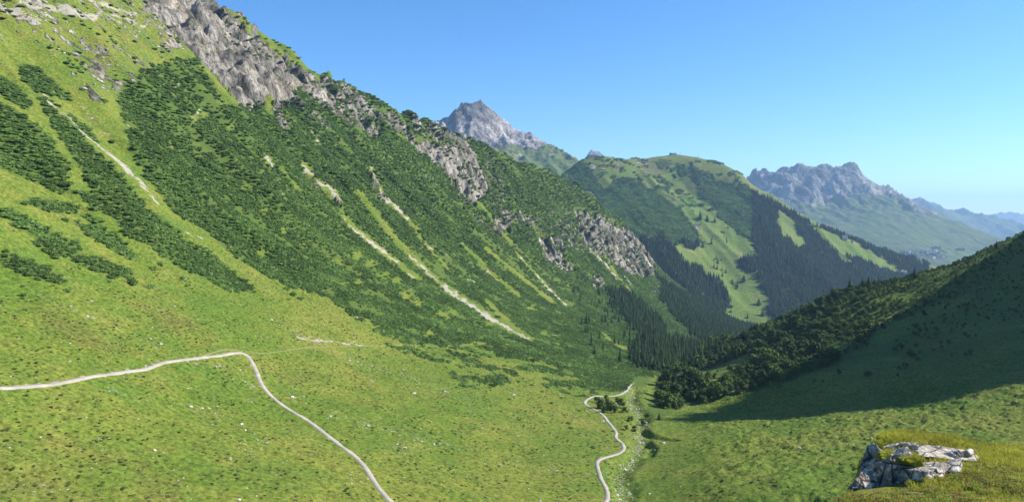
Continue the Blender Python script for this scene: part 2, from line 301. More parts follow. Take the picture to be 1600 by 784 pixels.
MF_SPOTS = [(1094, 335, 7), (1105, 340, 6), (1117, 342, 5), (1090, 376, 8), (1145, 440, 4), (1142, 485, 3), (1168, 493, 4), (1186, 470, 6), (1192, 487, 6), (1140, 478, 2)]
# ================================================================ helpers for objects and materials
def tag(o, label=None, category=None, group=None, kind=None):
    if label: o['label'] = label
    if category: o['category'] = category
    if group: o['group'] = group
    if kind: o['kind'] = kind
    return o

def make_mesh(name, verts, faces, mats=(), smooth=False, mat_idx=None):
    me = bpy.data.meshes.new(name)
    verts = np.asarray(verts, np.float32)
    if isinstance(faces, np.ndarray):
        n = faces.shape[1]
        me.vertices.add(len(verts)); me.vertices.foreach_set('co', verts.ravel())
        me.loops.add(faces.size); me.loops.foreach_set('vertex_index', faces.astype(np.int32).ravel())
        me.polygons.add(len(faces)); me.polygons.foreach_set('loop_start', np.arange(0, faces.size, n, dtype=np.int32))
        me.update(calc_edges=True)
    else:
        me.from_pydata([tuple(map(float, v)) for v in verts], [], faces)
    for m in mats: me.materials.append(m)
    if mat_idx is not None: me.polygons.foreach_set('material_index', np.asarray(mat_idx, np.int32))
    if smooth: me.polygons.foreach_set('use_smooth', np.ones(len(me.polygons), bool))
    me.update(); me.validate()
    return me

def put(name, me, loc=(0, 0, 0), parent=None, rotz=0.0, scale=None):
    o = bpy.data.objects.new(name, me); COL.objects.link(o)
    o.location = loc
    if rotz: o.rotation_euler = (0, 0, rotz)
    if scale is not None: o.scale = scale if hasattr(scale, '__len__') else (scale,) * 3
    if parent: o.parent = parent
    return o

def float_attr(me, name, vals):
    a = me.attributes.new(name, 'FLOAT', 'POINT'); a.data.foreach_set('value', np.asarray(vals, np.float32))

class NT:
    """small shorthand for shader nodes"""
    def __init__(s, name):
        s.m = bpy.data.materials.new(name); s.m.use_nodes = True; s.t = s.m.node_tree; s.t.nodes.clear()
        s.out = s.t.nodes.new('ShaderNodeOutputMaterial')
        s.pos = s.t.nodes.new('ShaderNodeNewGeometry').outputs['Position']
    def link(s, a, b): s.t.links.new(a, b)
    def val(s, sock, v):
        if isinstance(v, bpy.types.NodeSocket): s.link(v, sock)
        elif v is not None: sock.default_value = v
    def noise(s, scale, detail=3, rough=0.55, vec=None, stretch=None, dist=0.0):
        v = vec or s.pos
        if stretch is not None:
            mp = s.t.nodes.new('ShaderNodeMapping'); mp.inputs['Scale'].default_value = stretch[0]; mp.inputs['Rotation'].default_value = stretch[1]
            s.link(v, mp.inputs['Vector']); v = mp.outputs[0]
        n = s.t.nodes.new('ShaderNodeTexNoise'); n.inputs['Scale'].default_value = scale; n.inputs['Detail'].default_value = detail; n.inputs['Roughness'].default_value = rough; n.inputs['Distortion'].default_value = dist
        s.link(v, n.inputs['Vector']); return n.outputs['Fac']
    def voronoi(s, scale, feature='F1', out='Distance', vec=None):
        n = s.t.nodes.new('ShaderNodeTexVoronoi'); n.feature = feature; n.inputs['Scale'].default_value = scale; s.link(vec or s.pos, n.inputs['Vector']); return n.outputs[out]
    def attr(s, name, out='Fac'):
        n = s.t.nodes.new('ShaderNodeAttribute'); n.attribute_name = name; return n.outputs[out]
    def rand(s): return s.t.nodes.new('ShaderNodeObjectInfo').outputs['Random']
    def math(s, op, a, b=None, c=None, clamp=False):
        n = s.t.nodes.new('ShaderNodeMath'); n.operation = op; n.use_clamp = clamp
        s.val(n.inputs[0], a); s.val(n.inputs[1], b)
        if c is not None: s.val(n.inputs[2], c)
        return n.outputs[0]
    def ramp(s, x, lo, hi, a=0.0, b=1.0):
        n = s.t.nodes.new('ShaderNodeMapRange'); n.interpolation_type = 'SMOOTHSTEP'
        s.val(n.inputs['Value'], x); n.inputs['From Min'].default_value = lo; n.inputs['From Max'].default_value = hi; n.inputs['To Min'].default_value = a; n.inputs['To Max'].default_value = b
        return n.outputs[0]
    def mix(s, f, a, b):
        n = s.t.nodes.new('ShaderNodeMix'); n.data_type = 'RGBA'
        s.val(n.inputs[0], f)
        for k, v in ((6, a), (7, b)):
            if isinstance(v, tuple): n.inputs[k].default_value = (*v, 1)
            else: s.link(v, n.inputs[k])
        return n.outputs[2]
    def bright(s, col, f):
        n = s.t.nodes.new('ShaderNodeVectorMath'); n.operation = 'SCALE'; s.link(col, n.inputs[0]); s.val(n.inputs['Scale'], f); return n.outputs[0]
    def bump(s, h, strength, dist, normal=None):
        n = s.t.nodes.new('ShaderNodeBump'); n.inputs['Strength'].default_value = strength; n.inputs['Distance'].default_value = dist
        s.link(h, n.inputs['Height'])
        if normal: s.link(normal, n.inputs['Normal'])
        return n.outputs[0]
    def finish(s, col, normal=None, rough=0.9, spec=0.15, trans=0.0):
        p = s.t.nodes.new('ShaderNodeBsdfPrincipled'); s.val(p.inputs['Base Color'], col if not isinstance(col, tuple) else (*col, 1)); s.val(p.inputs['Roughness'], rough); p.inputs['Specular IOR Level'].default_value = spec
        if normal: s.link(normal, p.inputs['Normal'])
        sh = p.outputs[0]
        if trans > 0:
            tr = s.t.nodes.new('ShaderNodeBsdfTranslucent'); s.val(tr.inputs['Color'], col if not isinstance(col, tuple) else (*col, 1))
            mx = s.t.nodes.new('ShaderNodeMixShader'); mx.inputs[0].default_value = trans; s.link(sh, mx.inputs[1]); s.link(tr.outputs[0], mx.inputs[2]); sh = mx.outputs[0]
        s.link(sh, s.out.inputs['Surface']); return s.m

def simple(name, col, rough=0.9, spec=0.2): return NT(name).finish(col, rough=rough, spec=spec)

# ---- ground: grass, dry grass, bare rock and scree, told apart by the masks stored on the terrain
def ground_material(name, scale=1.0, rockcol=(.255, .232, .205), lush=(.098, .155, .022), yellow=(.165, .185, .034), bumpy=0.5):
    n = NT(name)
    big = n.noise(0.018 / scale, 4); mid = n.noise(0.11 / scale, 4); fine = n.noise(0.75 / scale, 4, .7); tiny = n.noise(2.6 / scale, 3, .7)
    g = n.mix(n.ramp(n.math('ADD', n.math('MULTIPLY', big, .6), n.math('MULTIPLY', mid, .4)), .38, .62), lush, yellow)
    stk = n.noise(.10 / scale, 4, .6, stretch=((.28, 1, 1), (0, 0, .37)))
    g = n.mix(n.ramp(stk, .45, .68, 0, .6), g, (.085, .15, .024)); g = n.mix(n.ramp(stk, .46, .32, 0, .32), g, (.18, .185, .05))
    dry = n.math('ADD', n.attr('dry'), n.math('MULTIPLY_ADD', n.noise(.06 / scale, 4), 1.6, -1.0))
    g = n.mix(n.ramp(dry, .15, .85, 0, .62), g, n.mix(fine, (.16, .115, .04), (.12, .125, .035)))
    g = n.bright(g, n.ramp(fine, .28, .72, .5, 1.4))
    g = n.mix(n.ramp(tiny, .56, .68, 0, .65), g, (.042, .055, .016))
    g = n.mix(n.math('MULTIPLY', n.attr('floor'), .85), g, n.mix(fine, (.045, .075, .018), (.095, .145, .03)))  # thicket and wood floor, plus the painted shade of the spur slope
    st = n.noise(.05 / scale, 5, .65, stretch=((1, 1, .35), (0, 0, 0)))
    cr = n.noise(.22 / scale, 5, .7, stretch=((1, 1, .3), (.2, .1, .5)))
    r = n.mix(n.ramp(st, .35, .65), tuple(c * .6 for c in rockcol), tuple(c * 1.3 for c in rockcol))
    r = n.mix(n.ramp(n.noise(.03 / scale, 3), .5, .7, 0, .5), r, (.36, .29, .22))
    r = n.bright(r, n.ramp(cr, .34, .58, .3, 1.2))
    r = n.bright(r, n.ramp(n.noise(.028 / scale, 4, .65, stretch=((1.6, 1.6, .3), (.15, 0, .4))), .38, .6, .5, 1.15))
    r = n.mix(n.ramp(n.noise(.35 / scale, 4, .7), .54, .64, 0, .85), r, n.mix(fine, (.05, .08, .018), (.12, .15, .03)))
    rk = n.ramp(n.math('ADD', n.attr('rock'), n.math('MULTIPLY_ADD', n.noise(.16 / scale, 5, .7), 1.3, -.65)), .42, .58)
    c = n.mix(rk, g, r)
    s = n.mix(fine, (.25, .225, .18), (.44, .405, .34)); s = n.bright(s, n.ramp(tiny, .3, .7, .7, 1.15))
    sk = n.ramp(n.math('ADD', n.attr('scree'), n.math('MULTIPLY_ADD', n.noise(.5 / scale, 4, .75), 1.5, -.75)), .45, .6)
    c = n.mix(sk, c, s)
    h = n.math('ADD', n.math('MULTIPLY', fine, 1.0), n.math('MULTIPLY', tiny, .45))
    nb = n.bump(h, bumpy, .55 * scale)
    nb = n.bump(n.math('MULTIPLY', cr, n.math('MAXIMUM', rk, 0.0)), .9, 4.0 * scale, nb)
    return n.finish(c, nb, .95, .08)

def leaf_material(name, a, b, trans=0.12, rough=.75, spec=.2):
    n = NT(name)
    c = n.mix(n.rand(), a, b)
    c = n.bright(c, n.ramp(n.noise(1.3, 2), .3, .7, .75, 1.3))
    c = n.bright(c, n.ramp(n.noise(.035, 4, .6), .35, .65, .72, 1.22))
    return n.finish(c, None, rough, spec, trans)
# ================================================================ the near terrain
def H0(x, y):                              # the land without its small relief
    t, u = axis_coords(x, y)
    g = 1 + 0.62 * sst(250, 1150, t - T450)
    left = floor_z(t) + g * profile(np.maximum(u, 0))
    S, Z = crest_side(x, y)
    back = Z - 0.62 * np.maximum(S, 0) + 0.15 * np.minimum(S, 0)
    left = np.where(S > 0, np.maximum(np.minimum(left, back), floor_z(t) - 30), left)
    right = np.maximum(np.maximum(RIGHT_F(x, y), shoulder(x, y)), -335)
    w = sst(-30, 6, u)
    return left * w + right * (1 - w), t, u, S

def H0z(x, y): return H0(np.asarray(x, float), np.asarray(y, float))[0]

def drape_px(line, step=2.0, d1=2600):
    """a traced line laid on the land, resampled in metres"""
    P = [ray_hit(H0z, px, py, d1=d1) for px, py in line]
    P = np.array([p[:2] for p in P if p is not None])
    L = np.concatenate([[0], np.cumsum(np.hypot(*np.diff(P, axis=0).T))])
    t = np.arange(0, L[-1], step)
    Q = np.stack([np.interp(t, L, P[:, 0]), np.interp(t, L, P[:, 1])], 1)
    return smooth_line(Q, 4)

TRAIL = drape_px(TRAIL_PX); STREAM_TRAIL = drape_px(STREAM_TRAIL_PX, 1.5); HILL_TRAIL = drape_px(HILL_TRAIL_PX); SPUR_TRACK = drape_px(SPUR_TRACK_PX); STREAM = drape_px(STREAM_PX, 1.5)
BANKS = [drape_px(b, 1.5) for b in BANKS_PX]
TRAILS = [(TRAIL, 1.05), (STREAM_TRAIL, 0.95), (HILL_TRAIL, 0.2), (SPUR_TRACK, .4)]

def poly_soft(px, py, polys, jit, seed=0.0, s=14.0):
    jx = px + jit * fbm(px / s + seed, py / s, 3); jy = py + jit * fbm(px / s - seed, py / s + 40, 3)
    m = np.zeros(px.shape, bool)
    for p in polys: m |= in_poly(jx, jy, p)
    return m

def rock_mask(px, py, front):
    m = np.zeros(px.shape)
    jx = px + 7 * fbm(px / 18, py / 18 + 3, 3); jy = py + 9 * fbm(px / 14 + 9, py / 18, 3)
    for p, a in zip(ROCKS, ROCK_MIX): m = np.maximum(m, a * in_poly(jx, jy, p))
    return m * front

def relief(x, y, z, t, u, S):
    """small relief added to the land"""
    near_path = np.full(x.shape, 1e9)
    for line, w in TRAILS:
        d, _ = line_dist(x, y, line[::3] if len(line) > 8 else line, 30); near_path = np.minimum(near_path, d)
    flat = sst(1.5, 6, near_path)
    px, py = project(x, y, z)
    front = (S < 12).astype(float)
    rk = rock_mask(px, py, front) * (u > 0)
    hi = sst(120, 330, u) * sst(-40, 20, -S + 15)
    left = (u > 0)
    tw = t + 25 * fbm(x / 130, y / 130, 2)
    ribs = (ridged(tw / 75, u / 520, 3) - .5) * 15 * hi + (ridged(tw / 26 + 5, u / 210, 3) - .5) * 5.5 * hi
    dz = left * ribs
    dz += left * hi * 2.2 * fbm(x / 22, y / 22, 4)
    cliff = (ridged(tw / 40 + .3 * fbm(x / 40, y / 40), u / 120 + 7, 3) - .55) * 30 + (ridged(tw / 13, u / 60 + 3, 3) - .55) * 8 + fbm(x / 9, y / 9, 4) * 3.2 + (np.abs(((z + 6 * fbm(x / 40, y / 40)) / 15) % 1 - .5) - .25) * 10
    dz += sst(.25, .8, rk) * cliff * left
    low = 1 - hi
    hum = 0.9 * fbm(x / 14, y / 14, 3) * sst(2, 30, np.abs(u)) + .30 * fbm(x / 3.4, y / 3.4, 3)
    dz += hum * flat * low
    dS, _ = line_dist(x, y, STREAM[::2], 40)
    dz -= 1.7 * (1 - sst(.6, 6.5, dS + 2.0 * fbm(x / 7, y / 7, 3))) * sst(1.6, 4.5, near_path)
    for b in BANKS:
        dB, _ = line_dist(x, y, b, 30); dz -= 1.5 * (1 - sst(.4, 3.2, dB + 1.6 * fbm(x / 4, y / 4, 3))) * sst(1.6, 4.5, near_path)
    # trodden terraces on the meadow at the right
    mead = sst(6, 40, -u) * sst(60, 110, y) * (1 - sst(395, 450, y + .3 * (x - 150)))
    a = x * .30 - y * .95 + 5 * fbm(x / 30, y / 30, 3)
    b = x * .95 + y * .30 + 6 * fbm(x / 25 + 9, y / 25, 2)
    terr = ridged(b / 8.0, a / 3.4, 3, .6)
    tuss = perlin(x / 1.5, y / 1.5)
    dz += mead * ((terr - .5) * (1.5 + 1.0 * fbm(x / 40, y / 40)) + tuss * .34 + 1.2 * fbm(x / 26, y / 26, 2)) * sst(3, 14, dS)
    spur = sst(20, 60, -u) * sst(400, 470, y + .2 * (x - 150)) * (S < 1e8)
    dz += spur * (3.0 * fbm(x / 42, y / 42, 3) + .6 * fbm(x / 9, y / 9, 3)) * (1 - .75 * in_poly(px, py, [(1060, 680), (1210, 605), (1400, 540), (1600, 490), (1600, 600)]))
    knoll = np.exp(-((x / 14) ** 2 + ((y - 4) / 14) ** 2))
    dz -= 2.5 * knoll
    return dz, rk, near_path, dS

def axis_lines(spec):
    out = [spec[0][0]]
    for a, b, s in spec: out += list(np.arange(a + s, b + .01, s))
    return np.array(out)
GX = axis_lines([(-900, -330, 10), (-330, -150, 3), (-150, 330, 1.5), (330, 630, 3), (630, 1230, 12)])
GY = axis_lines([(-60, 100, 5), (100, 421, 1.5), (421, 801, 2.5), (801, 1701, 4), (1701, 2205, 14)])
XX, YY = np.meshgrid(GX, GY)
_z0, _t, _u, _S = H0(XX, YY)
_dz, RK, NP, DS = relief(XX, YY, _z0, _t, _u, _S)
ZZ = _z0 + _dz

def bil(gx, gy, A, x, y):
    i = np.clip(np.searchsorted(gx, x) - 1, 0, len(gx) - 2); j = np.clip(np.searchsorted(gy, y) - 1, 0, len(gy) - 2)
    a = np.clip((x - gx[i]) / (gx[i + 1] - gx[i]), 0, 1); b = np.clip((y - gy[j]) / (gy[j + 1] - gy[j]), 0, 1)
    return (A[j, i] * (1 - a) + A[j, i + 1] * a) * (1 - b) + (A[j + 1, i] * (1 - a) + A[j + 1, i + 1] * a) * b
def HG(x, y): return bil(GX, GY, ZZ, np.asarray(x, float), np.asarray(y, float))
def visible(x, y, z, n=70):
    """is the point seen from the viewpoint over the near land?"""
    ok = np.ones(x.shape, bool)
    for s in np.linspace(.08, .985, n):
        ok &= HG(x * s, y * s) < z * s + .3
    return ok

def land_masks(X, Y, Z, rk, S, u, dS, npth):
    px, py = project(X, Y, Z)
    inview = (Y > 60) & (S < 12)
    scree = np.zeros(X.shape); wob = 4.0 * fbm(px / 9, py / 9, 3)
    for line, w in SCREE:
        if w < 1.75 and line[0][1] > 450: continue
        d, _ = line_dist(px + wob, py - wob, line, 20); scree = np.maximum(scree, (1 - sst(w * .15, w * 1.35, d + 1.2 * np.abs(fbm(px / 12 + 5, py / 12, 2)))) * (.72 + .5 * fbm(px / 7, py / 7 + 3, 3)))
    for line, w in SCREE:
        if not (w < 1.75 and line[0][1] > 450): continue
        d, _ = line_dist(px + wob, py - wob, line, 30); scree = np.maximum(scree, .36 * (1 - sst(w * 1, w * 6, d)))
    scree *= inview & (u > 0)
    rg = in_poly(px + 10 * fbm(px / 25, py / 25), py + 10 * fbm(px / 25 + 4, py / 25), ROCKY_GRASS) * inview * (u > 0)
    sp = fbm(X / 5, Y / 5, 4) + .6 * fbm(X / 28, Y / 28, 2)
    rk2 = np.maximum(rk, rg * sst(-.1, .35, sp) * .72)
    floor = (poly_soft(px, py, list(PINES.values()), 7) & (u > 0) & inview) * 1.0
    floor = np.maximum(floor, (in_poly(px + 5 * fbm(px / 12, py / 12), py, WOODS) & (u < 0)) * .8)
    clear = np.zeros(X.shape)
    for line, w in CLEAR_LINES:
        d, _ = line_dist(px + wob, py, line, 30); clear = np.maximum(clear, 1 - sst(w * .6, w * 1.2, d))
    for a, b, r in CLEAR_SPOTS:
        clear = np.maximum(clear, 1 - sst(r * .5, r * 1.1, np.hypot(px + wob - a, (py - b) * 1.2)))
    floor = np.maximum(floor, .62 * (u < -25) * sst(395, 440, Y + .42 * (X - 150)) * sst(-.5, .1, fbm(X / 25, Y / 25, 3)))  # darker ground colour over the spur slope, painted in to deepen its shade
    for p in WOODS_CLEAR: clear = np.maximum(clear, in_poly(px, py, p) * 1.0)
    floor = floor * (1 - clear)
    dry = np.zeros(X.shape)
    jx, jy = px + 18 * fbm(px / 30, py / 30, 3), py + 12 * fbm(px / 30 + 7, py / 30, 3)
    for p in DRY: dry = np.maximum(dry, in_poly(jx, jy, p) * .6)
    dry = np.maximum(dry, .5 * rg)
    bed = (1 - sst(.4, 2.4, dS + 1.6 * fbm(X / 3, Y / 3, 2))) * .42 * sst(-.2, .2, fbm(X / 9, Y / 9, 2))
    scree = np.maximum(scree, bed)
    npth = np.minimum(line_dist(X, Y, TRAIL[::3], 30)[0], line_dist(X, Y, STREAM_TRAIL[::3], 30)[0])
    scree = np.maximum(scree, .5 * (1 - sst(.6, 2.0, npth + .7 * fbm(X / 2.5, Y / 2.5, 2))))
    return dict(rock=rk2, scree=scree, floor=floor, dry=dry)

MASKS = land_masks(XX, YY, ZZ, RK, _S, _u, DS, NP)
MAT_LAND = ground_material('alpine_ground')
MEAD_RECT = (30.0, 330.0, 176.5, 440.0)     # the finely built meadow; cut out of the coarser sheets
MEAD_RECT = (float(GX[np.argmin(abs(GX - 30))]), float(GX[np.argmin(abs(GX - 330))]), float(GY[np.argmin(abs(GY - 176.5))]), float(GY[np.argmin(abs(GY - 421))]))

def grid_faces(ny, nx, keep=None):
    idx = np.arange(ny * nx).reshape(ny, nx)
    q = np.stack([idx[:-1, :-1], idx[:-1, 1:], idx[1:, 1:], idx[1:, :-1]], -1)
    return q[keep] if keep is not None else q.reshape(-1, 4)

def sheet(name, X, Y, Z, masks, mat, keep=None, kind='structure', smooth=True):
    f = grid_faces(*X.shape, keep)
    used, inv = np.unique(f, return_inverse=True)
    V = np.stack([X.ravel(), Y.ravel(), Z.ravel()], 1)[used]
    me = make_mesh(name, V, inv.reshape(-1, 4), [mat], smooth)
    for k, a in masks.items(): float_attr(me, k, a.ravel()[used])
    return tag(put(name, me), kind=kind)

_cx = .5 * (XX[:-1, :-1] + XX[1:, 1:]); _cy = .5 * (YY[:-1, :-1] + YY[1:, 1:]); _cu = _u[:-1, :-1]
_in = (_cx > MEAD_RECT[0]) & (_cx < MEAD_RECT[1]) & (_cy > MEAD_RECT[2]) & (_cy < MEAD_RECT[3])
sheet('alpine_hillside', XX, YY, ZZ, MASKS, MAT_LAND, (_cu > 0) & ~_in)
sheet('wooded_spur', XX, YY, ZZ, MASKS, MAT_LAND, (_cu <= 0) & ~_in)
MX = np.linspace(MEAD_RECT[0], MEAD_RECT[1], 401); MY = np.linspace(MEAD_RECT[2], MEAD_RECT[3], 327)
MXX, MYY = np.meshgrid(MX, MY)
_z0m, _tm, _um, _Sm = H0(MXX, MYY)
_dzm, _rkm, _npm, _dsm = relief(MXX, MYY, _z0m, _tm, _um, _Sm)
MZZ = _z0m + _dzm
_mm = land_masks(MXX, MYY, MZZ, _rkm, _Sm, _um, _dsm, _npm)
_edge = MZZ.copy(); _edge[0, :] -= .03; _edge[-1, :] -= .03; _edge[:, 0] -= .03; _edge[:, -1] -= .03
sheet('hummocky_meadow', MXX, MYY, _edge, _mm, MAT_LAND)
def LAND(x, y):
    x = np.asarray(x, float); y = np.asarray(y, float)
    m = (x > MEAD_RECT[0] + 1) & (x < MEAD_RECT[1] - 1) & (y > MEAD_RECT[2] + 1) & (y < MEAD_RECT[3] - 1)
    return np.where(m, bil(MX, MY, MZZ, x, y), HG(x, y))
print('land', time.time() - T00)

# ---- trails: gravel strips draped on the land
def gravel(name):
    n = NT(name)
    f = n.noise(1.6, 4, .7); g = n.noise(.25, 3)
    c = n.mix(f, (.25, .23, .19), (.42, .39, .34)); c = n.bright(c, n.ramp(g, .3, .7, .85, 1.15))
    return n.finish(c, n.bump(f, .5, .15), .95, .1)
MAT_GRAVEL = gravel('gravel')
def strip(name, line, half, mat, lift=.13, rag=.5):
    P = np.asarray(line); T = np.gradient(P, axis=0); T /= np.hypot(T[:, 0], T[:, 1])[:, None] + 1e-9
    N = np.stack([-T[:, 1], T[:, 0]], 1); V = []; s = np.arange(len(P))
    wl = half * (1 + rag * fbm(s / 2.0, s * 0 + 3, 3) + .35 * fbm(s / 14, s * 0 + 8, 2)); wr = half * (1 + rag * fbm(s / 2.0, s * 0 + 30, 3) + .35 * fbm(s / 11, s * 0 + 18, 2))
    cols = [(-1.0, -.35), (-.85, 0), (0, .02), (.85, 0), (1.0, -.35)]
    for k, (o, dz) in enumerate(cols):
        w = wl if o < 0 else wr
        Q = P + N * (o * w)[:, None]
        V.append(np.stack([Q[:, 0], Q[:, 1], LAND(P[:, 0], P[:, 1]) * .5 + LAND(Q[:, 0], Q[:, 1]) * .5 + lift + dz], 1))
    V = np.stack(V, 1); ny, nx = V.shape[:2]
    return tag(put(name, make_mesh(name, V.reshape(-1, 3), grid_faces(ny, nx), [mat], True)), kind='structure')
MAT_PATH = NT('trodden_earth').finish((.20, .195, .09)); strip('gravel_trail', TRAIL, .88, MAT_GRAVEL); strip('stream_trail', STREAM_TRAIL, .8, MAT_GRAVEL)
strip('hillside_path', HILL_TRAIL, .24, MAT_PATH, lift=.07, rag=1.6); strip('side_track', SPUR_TRACK, .4, MAT_PATH, lift=.08)
# ================================================================ far mountains
def far_land(name, ctrl, sil, rect, step, relief_fn, mat, mask_fn=None, back=.75, backd=500, floor=-430, lam=.01):
    P = [ray(*p) for p in ctrl + sil]
    for a in sil:
        x, y, z = ray(*a); L = math.hypot(x, y)
        P.append((x + x / L * backd, y + y / L * backd, z - back * backd)); P.append((x + x / L * backd * 2.2, y + y / L * backd * 2.2, z - back * backd * 1.7))
    f = tps_fit(P, lam)
    xs = np.arange(rect[0], rect[1], step); ys = np.arange(rect[2], rect[3], step)
    X, Y = np.meshgrid(xs, ys); Z = f(X, Y)
    Z = Z + relief_fn(X, Y, Z)
    keep = (Z[:-1, :-1] > floor) | (Z[1:, 1:] > floor)
    Z = np.maximum(Z, floor - 5)
    gy, gx = np.gradient(Z, step); slope = np.hypot(gx, gy)
    masks = mask_fn(X, Y, Z, slope) if mask_fn else dict()
    for k in ('rock', 'scree', 'floor', 'dry'): masks.setdefault(k, np.zeros(X.shape))
    sheet(name, X, Y, Z, masks, mat, keep)
    return xs, ys, Z

def sq(p): return (p[0], p[1], 1750 + (p[2] - 1750) * .72)
MID_SIL = [sq(p) for p in [(850, 292, 2900), (885, 270, 2950), (905, 254, 3000), (930, 252, 3100), (960, 256, 3150), (985, 255, 3200), (1010, 249, 3200), (1030, 244, 3200), (1050, 242.5, 3200), (1066, 244, 3200), (1080, 248, 3200), (1092, 248, 3180), (1104, 251, 3150), (1116, 251, 3130), (1130, 257, 3100), (1150, 265, 3050), (1170, 281, 3000), (1200, 302, 2900), (1240, 329, 2800), (1270, 350, 2750), (1310, 366, 2750), (1350, 382, 2750), (1400, 400, 2800), (1450, 417, 2850)]]
MID_CTRL = [sq(p) for p in [(1190, 512, 1750), (1160, 470, 1900), (1130, 420, 2100), (1110, 370, 2350), (1080, 320, 2650), (1060, 282, 2950), (1100, 490, 1700), (1000, 400, 2000), (950, 340, 2300), (900, 300, 2700), (1000, 330, 2400), (950, 292, 2750), (1050, 410, 2020), (1060, 350, 2350), (1230, 495, 1800), (1200, 430, 2080), (1180, 370, 2380), (1150, 325, 2650), (1130, 288, 2920), (1260, 475, 1950), (1300, 445, 2150), (1250, 405, 2280), (1260, 368, 2600), (1330, 432, 2350), (1350, 405, 2560), (1400, 430, 2600), (1220, 506, 1750), (1000, 480, 1650), (900, 420, 1700), (800, 350, 2300), (1130, 560, 1400), (1250, 560, 1400), (1450, 480, 2200), (1000, 600, 1300)]]
def mid_relief(X, Y, Z):
    e = sst(0, 1, (Z + 330) / 200)
    w = X * .9 + Y * .2 + 60 * fbm(X / 300, Y / 300, 2)
    return e * ((ridged(w / 190, Y / 900, 3) - .5) * 24 * sst(700, 250, np.abs(Z) + 350 * (Z > 150)) + 5 * fbm(X / 60, Y / 60, 4))
def mid_masks(X, Y, Z, slope):
    px, py = project(X, Y, Z)
    f = poly_soft(px, py, MF, 6) & ~poly_soft(px, py, MF_CLEAR, 4)
    rk = np.zeros(X.shape)
    for a, b, r in [(925, 262, 6), (966, 258, 5), (1000, 252, 5), (1010, 254, 5), (1151, 313, 6), (1153, 322, 5), (1090, 353, 6), (1246, 440, 4), (1053, 398, 5), (1052, 312, 4)]:
        rk = np.maximum(rk, 1 - sst(r * .4, r * 1.3, np.hypot(px - a, py - b) + 3 * fbm(px / 4, py / 4, 2)))
    rk = np.maximum(rk, .42 * sst(.2, .5, fbm(X / 40, Y / 25, 4)) * (py < 300))
    d, _ = line_dist(px, py, [(944, 262), (941, 280), (944, 300), (950, 318), (956, 330)], 12)
    return dict(rock=rk, floor=f * 1.0, dry=.62 * (py < 308), scree=.7 * (1 - sst(.5, 1.6, d)))
MAT_MID = ground_material('mountain_pasture', 3.0, lush=(.10, .165, .03), yellow=(.15, .18, .045))
MGX, MGY, MGZ = far_land('pasture_mountain', MID_CTRL, MID_SIL, (0, 1750, 1330, 3200), 7.0, mid_relief, MAT_MID, mid_masks, backd=260, floor=-340)
def MG(x, y): return bil(MGX, MGY, MGZ, x, y)

MAT_PEAK = ground_material('limestone_peak', 7.0, rockcol=(.20, .19, .185), lush=(.065, .10, .03), yellow=(.10, .12, .045), bumpy=.4)
MAT_LPEAK = ground_material('grey_limestone_peak', 7.0, rockcol=(.33, .30, .29), lush=(.085, .125, .035), yellow=(.13, .145, .055), bumpy=.4)
def peak_relief(amp, sc, rot=0.0, z0=None):
    def fn(X, Y, Z):
        c, s = math.cos(rot), math.sin(rot); A, B = X * c + Y * s, -X * s + Y * c
        k = 1.0 if z0 is None else (.3 + .7 * sst(z0[0], z0[1], Z))
        return k * amp * ((ridged(A / sc, B / (sc * 2.2), 5, .55) - .62) + .35 * fbm(X / (sc * .3), Y / (sc * .3), 4) + .25 * (ridged(X / (sc * .16), Y / (sc * .16), 3) - .6))
    return fn
L_SIL = [(640, 200, 4300), (680, 187, 4250), (700, 182, 4200), (716, 169, 4200), (728, 163, 4200), (740, 160, 4200), (752, 160, 4200), (764, 169, 4170), (778, 180, 4150), (790, 190, 4150), (797, 209, 4100), (815, 204, 4150), (828, 210, 4150), (850, 220, 4100), (870, 231, 4050), (885, 236, 4000), (905, 248, 4000), (925, 264, 3950)]
L_CTRL = [(700, 215, 3900), (740, 220, 3850), (780, 240, 3750), (820, 243, 3800), (860, 258, 3700), (760, 265, 3600), (830, 272, 3500), (880, 275, 3550), (900, 272, 3600), (700, 265, 3500), (800, 310, 3200), (900, 310, 3200), (950, 310, 3300), (620, 260, 3700)]
def l_masks(X, Y, Z, slope):
    px, py = project(X, Y, Z)
    top = 195 + np.interp(px, [650, 700, 760, 800, 850, 880, 920], [5, 12, 40, 34, 36, 28, 60])
    rk = sst(10, -10, py - top + 12 * fbm(X / 120, Y / 120, 4)) * .9
    rk = np.maximum(rk, .55 * sst(.15, .4, fbm(X / 60, Y / 60, 4)) * (py < 245) * (px < 800))
    return dict(rock=rk, dry=.2 + 0 * X, scree=.55 * sst(.1, .35, fbm(X / 70 + 4, Y / 70, 4)) * (np.abs(py - top) < 16))
far_land('limestone_peak', L_CTRL, L_SIL, (-620, 620, 3100, 4900), 9.0, peak_relief(52, 170, .4, (120, 420)), MAT_LPEAK, l_masks, backd=350, back=.9)
S_SIL = [(896, 266, 8000), (908, 254, 8000), (914, 247, 8000), (920, 241, 8000), (927, 239, 8000), (934, 240, 8000), (939, 241, 8000), (944, 247, 8000), (951, 257, 8000), (965, 272, 8000)]
def all_rock(X, Y, Z, slope): return dict(rock=.9 + 0 * X)
far_land('distant_peak', [(900, 290, 7600), (930, 262, 7800), (950, 290, 7600), (930, 300, 7400), (880, 300, 7800), (980, 300, 7800)], S_SIL, (450, 1450, 7300, 9000), 14.0, lambda X, Y, Z: 30 * np.exp(-((X - 893) / 130) ** 2) + peak_relief(40, 110, .2)(X, Y, Z), MAT_PEAK, all_rock, backd=500, back=.9)
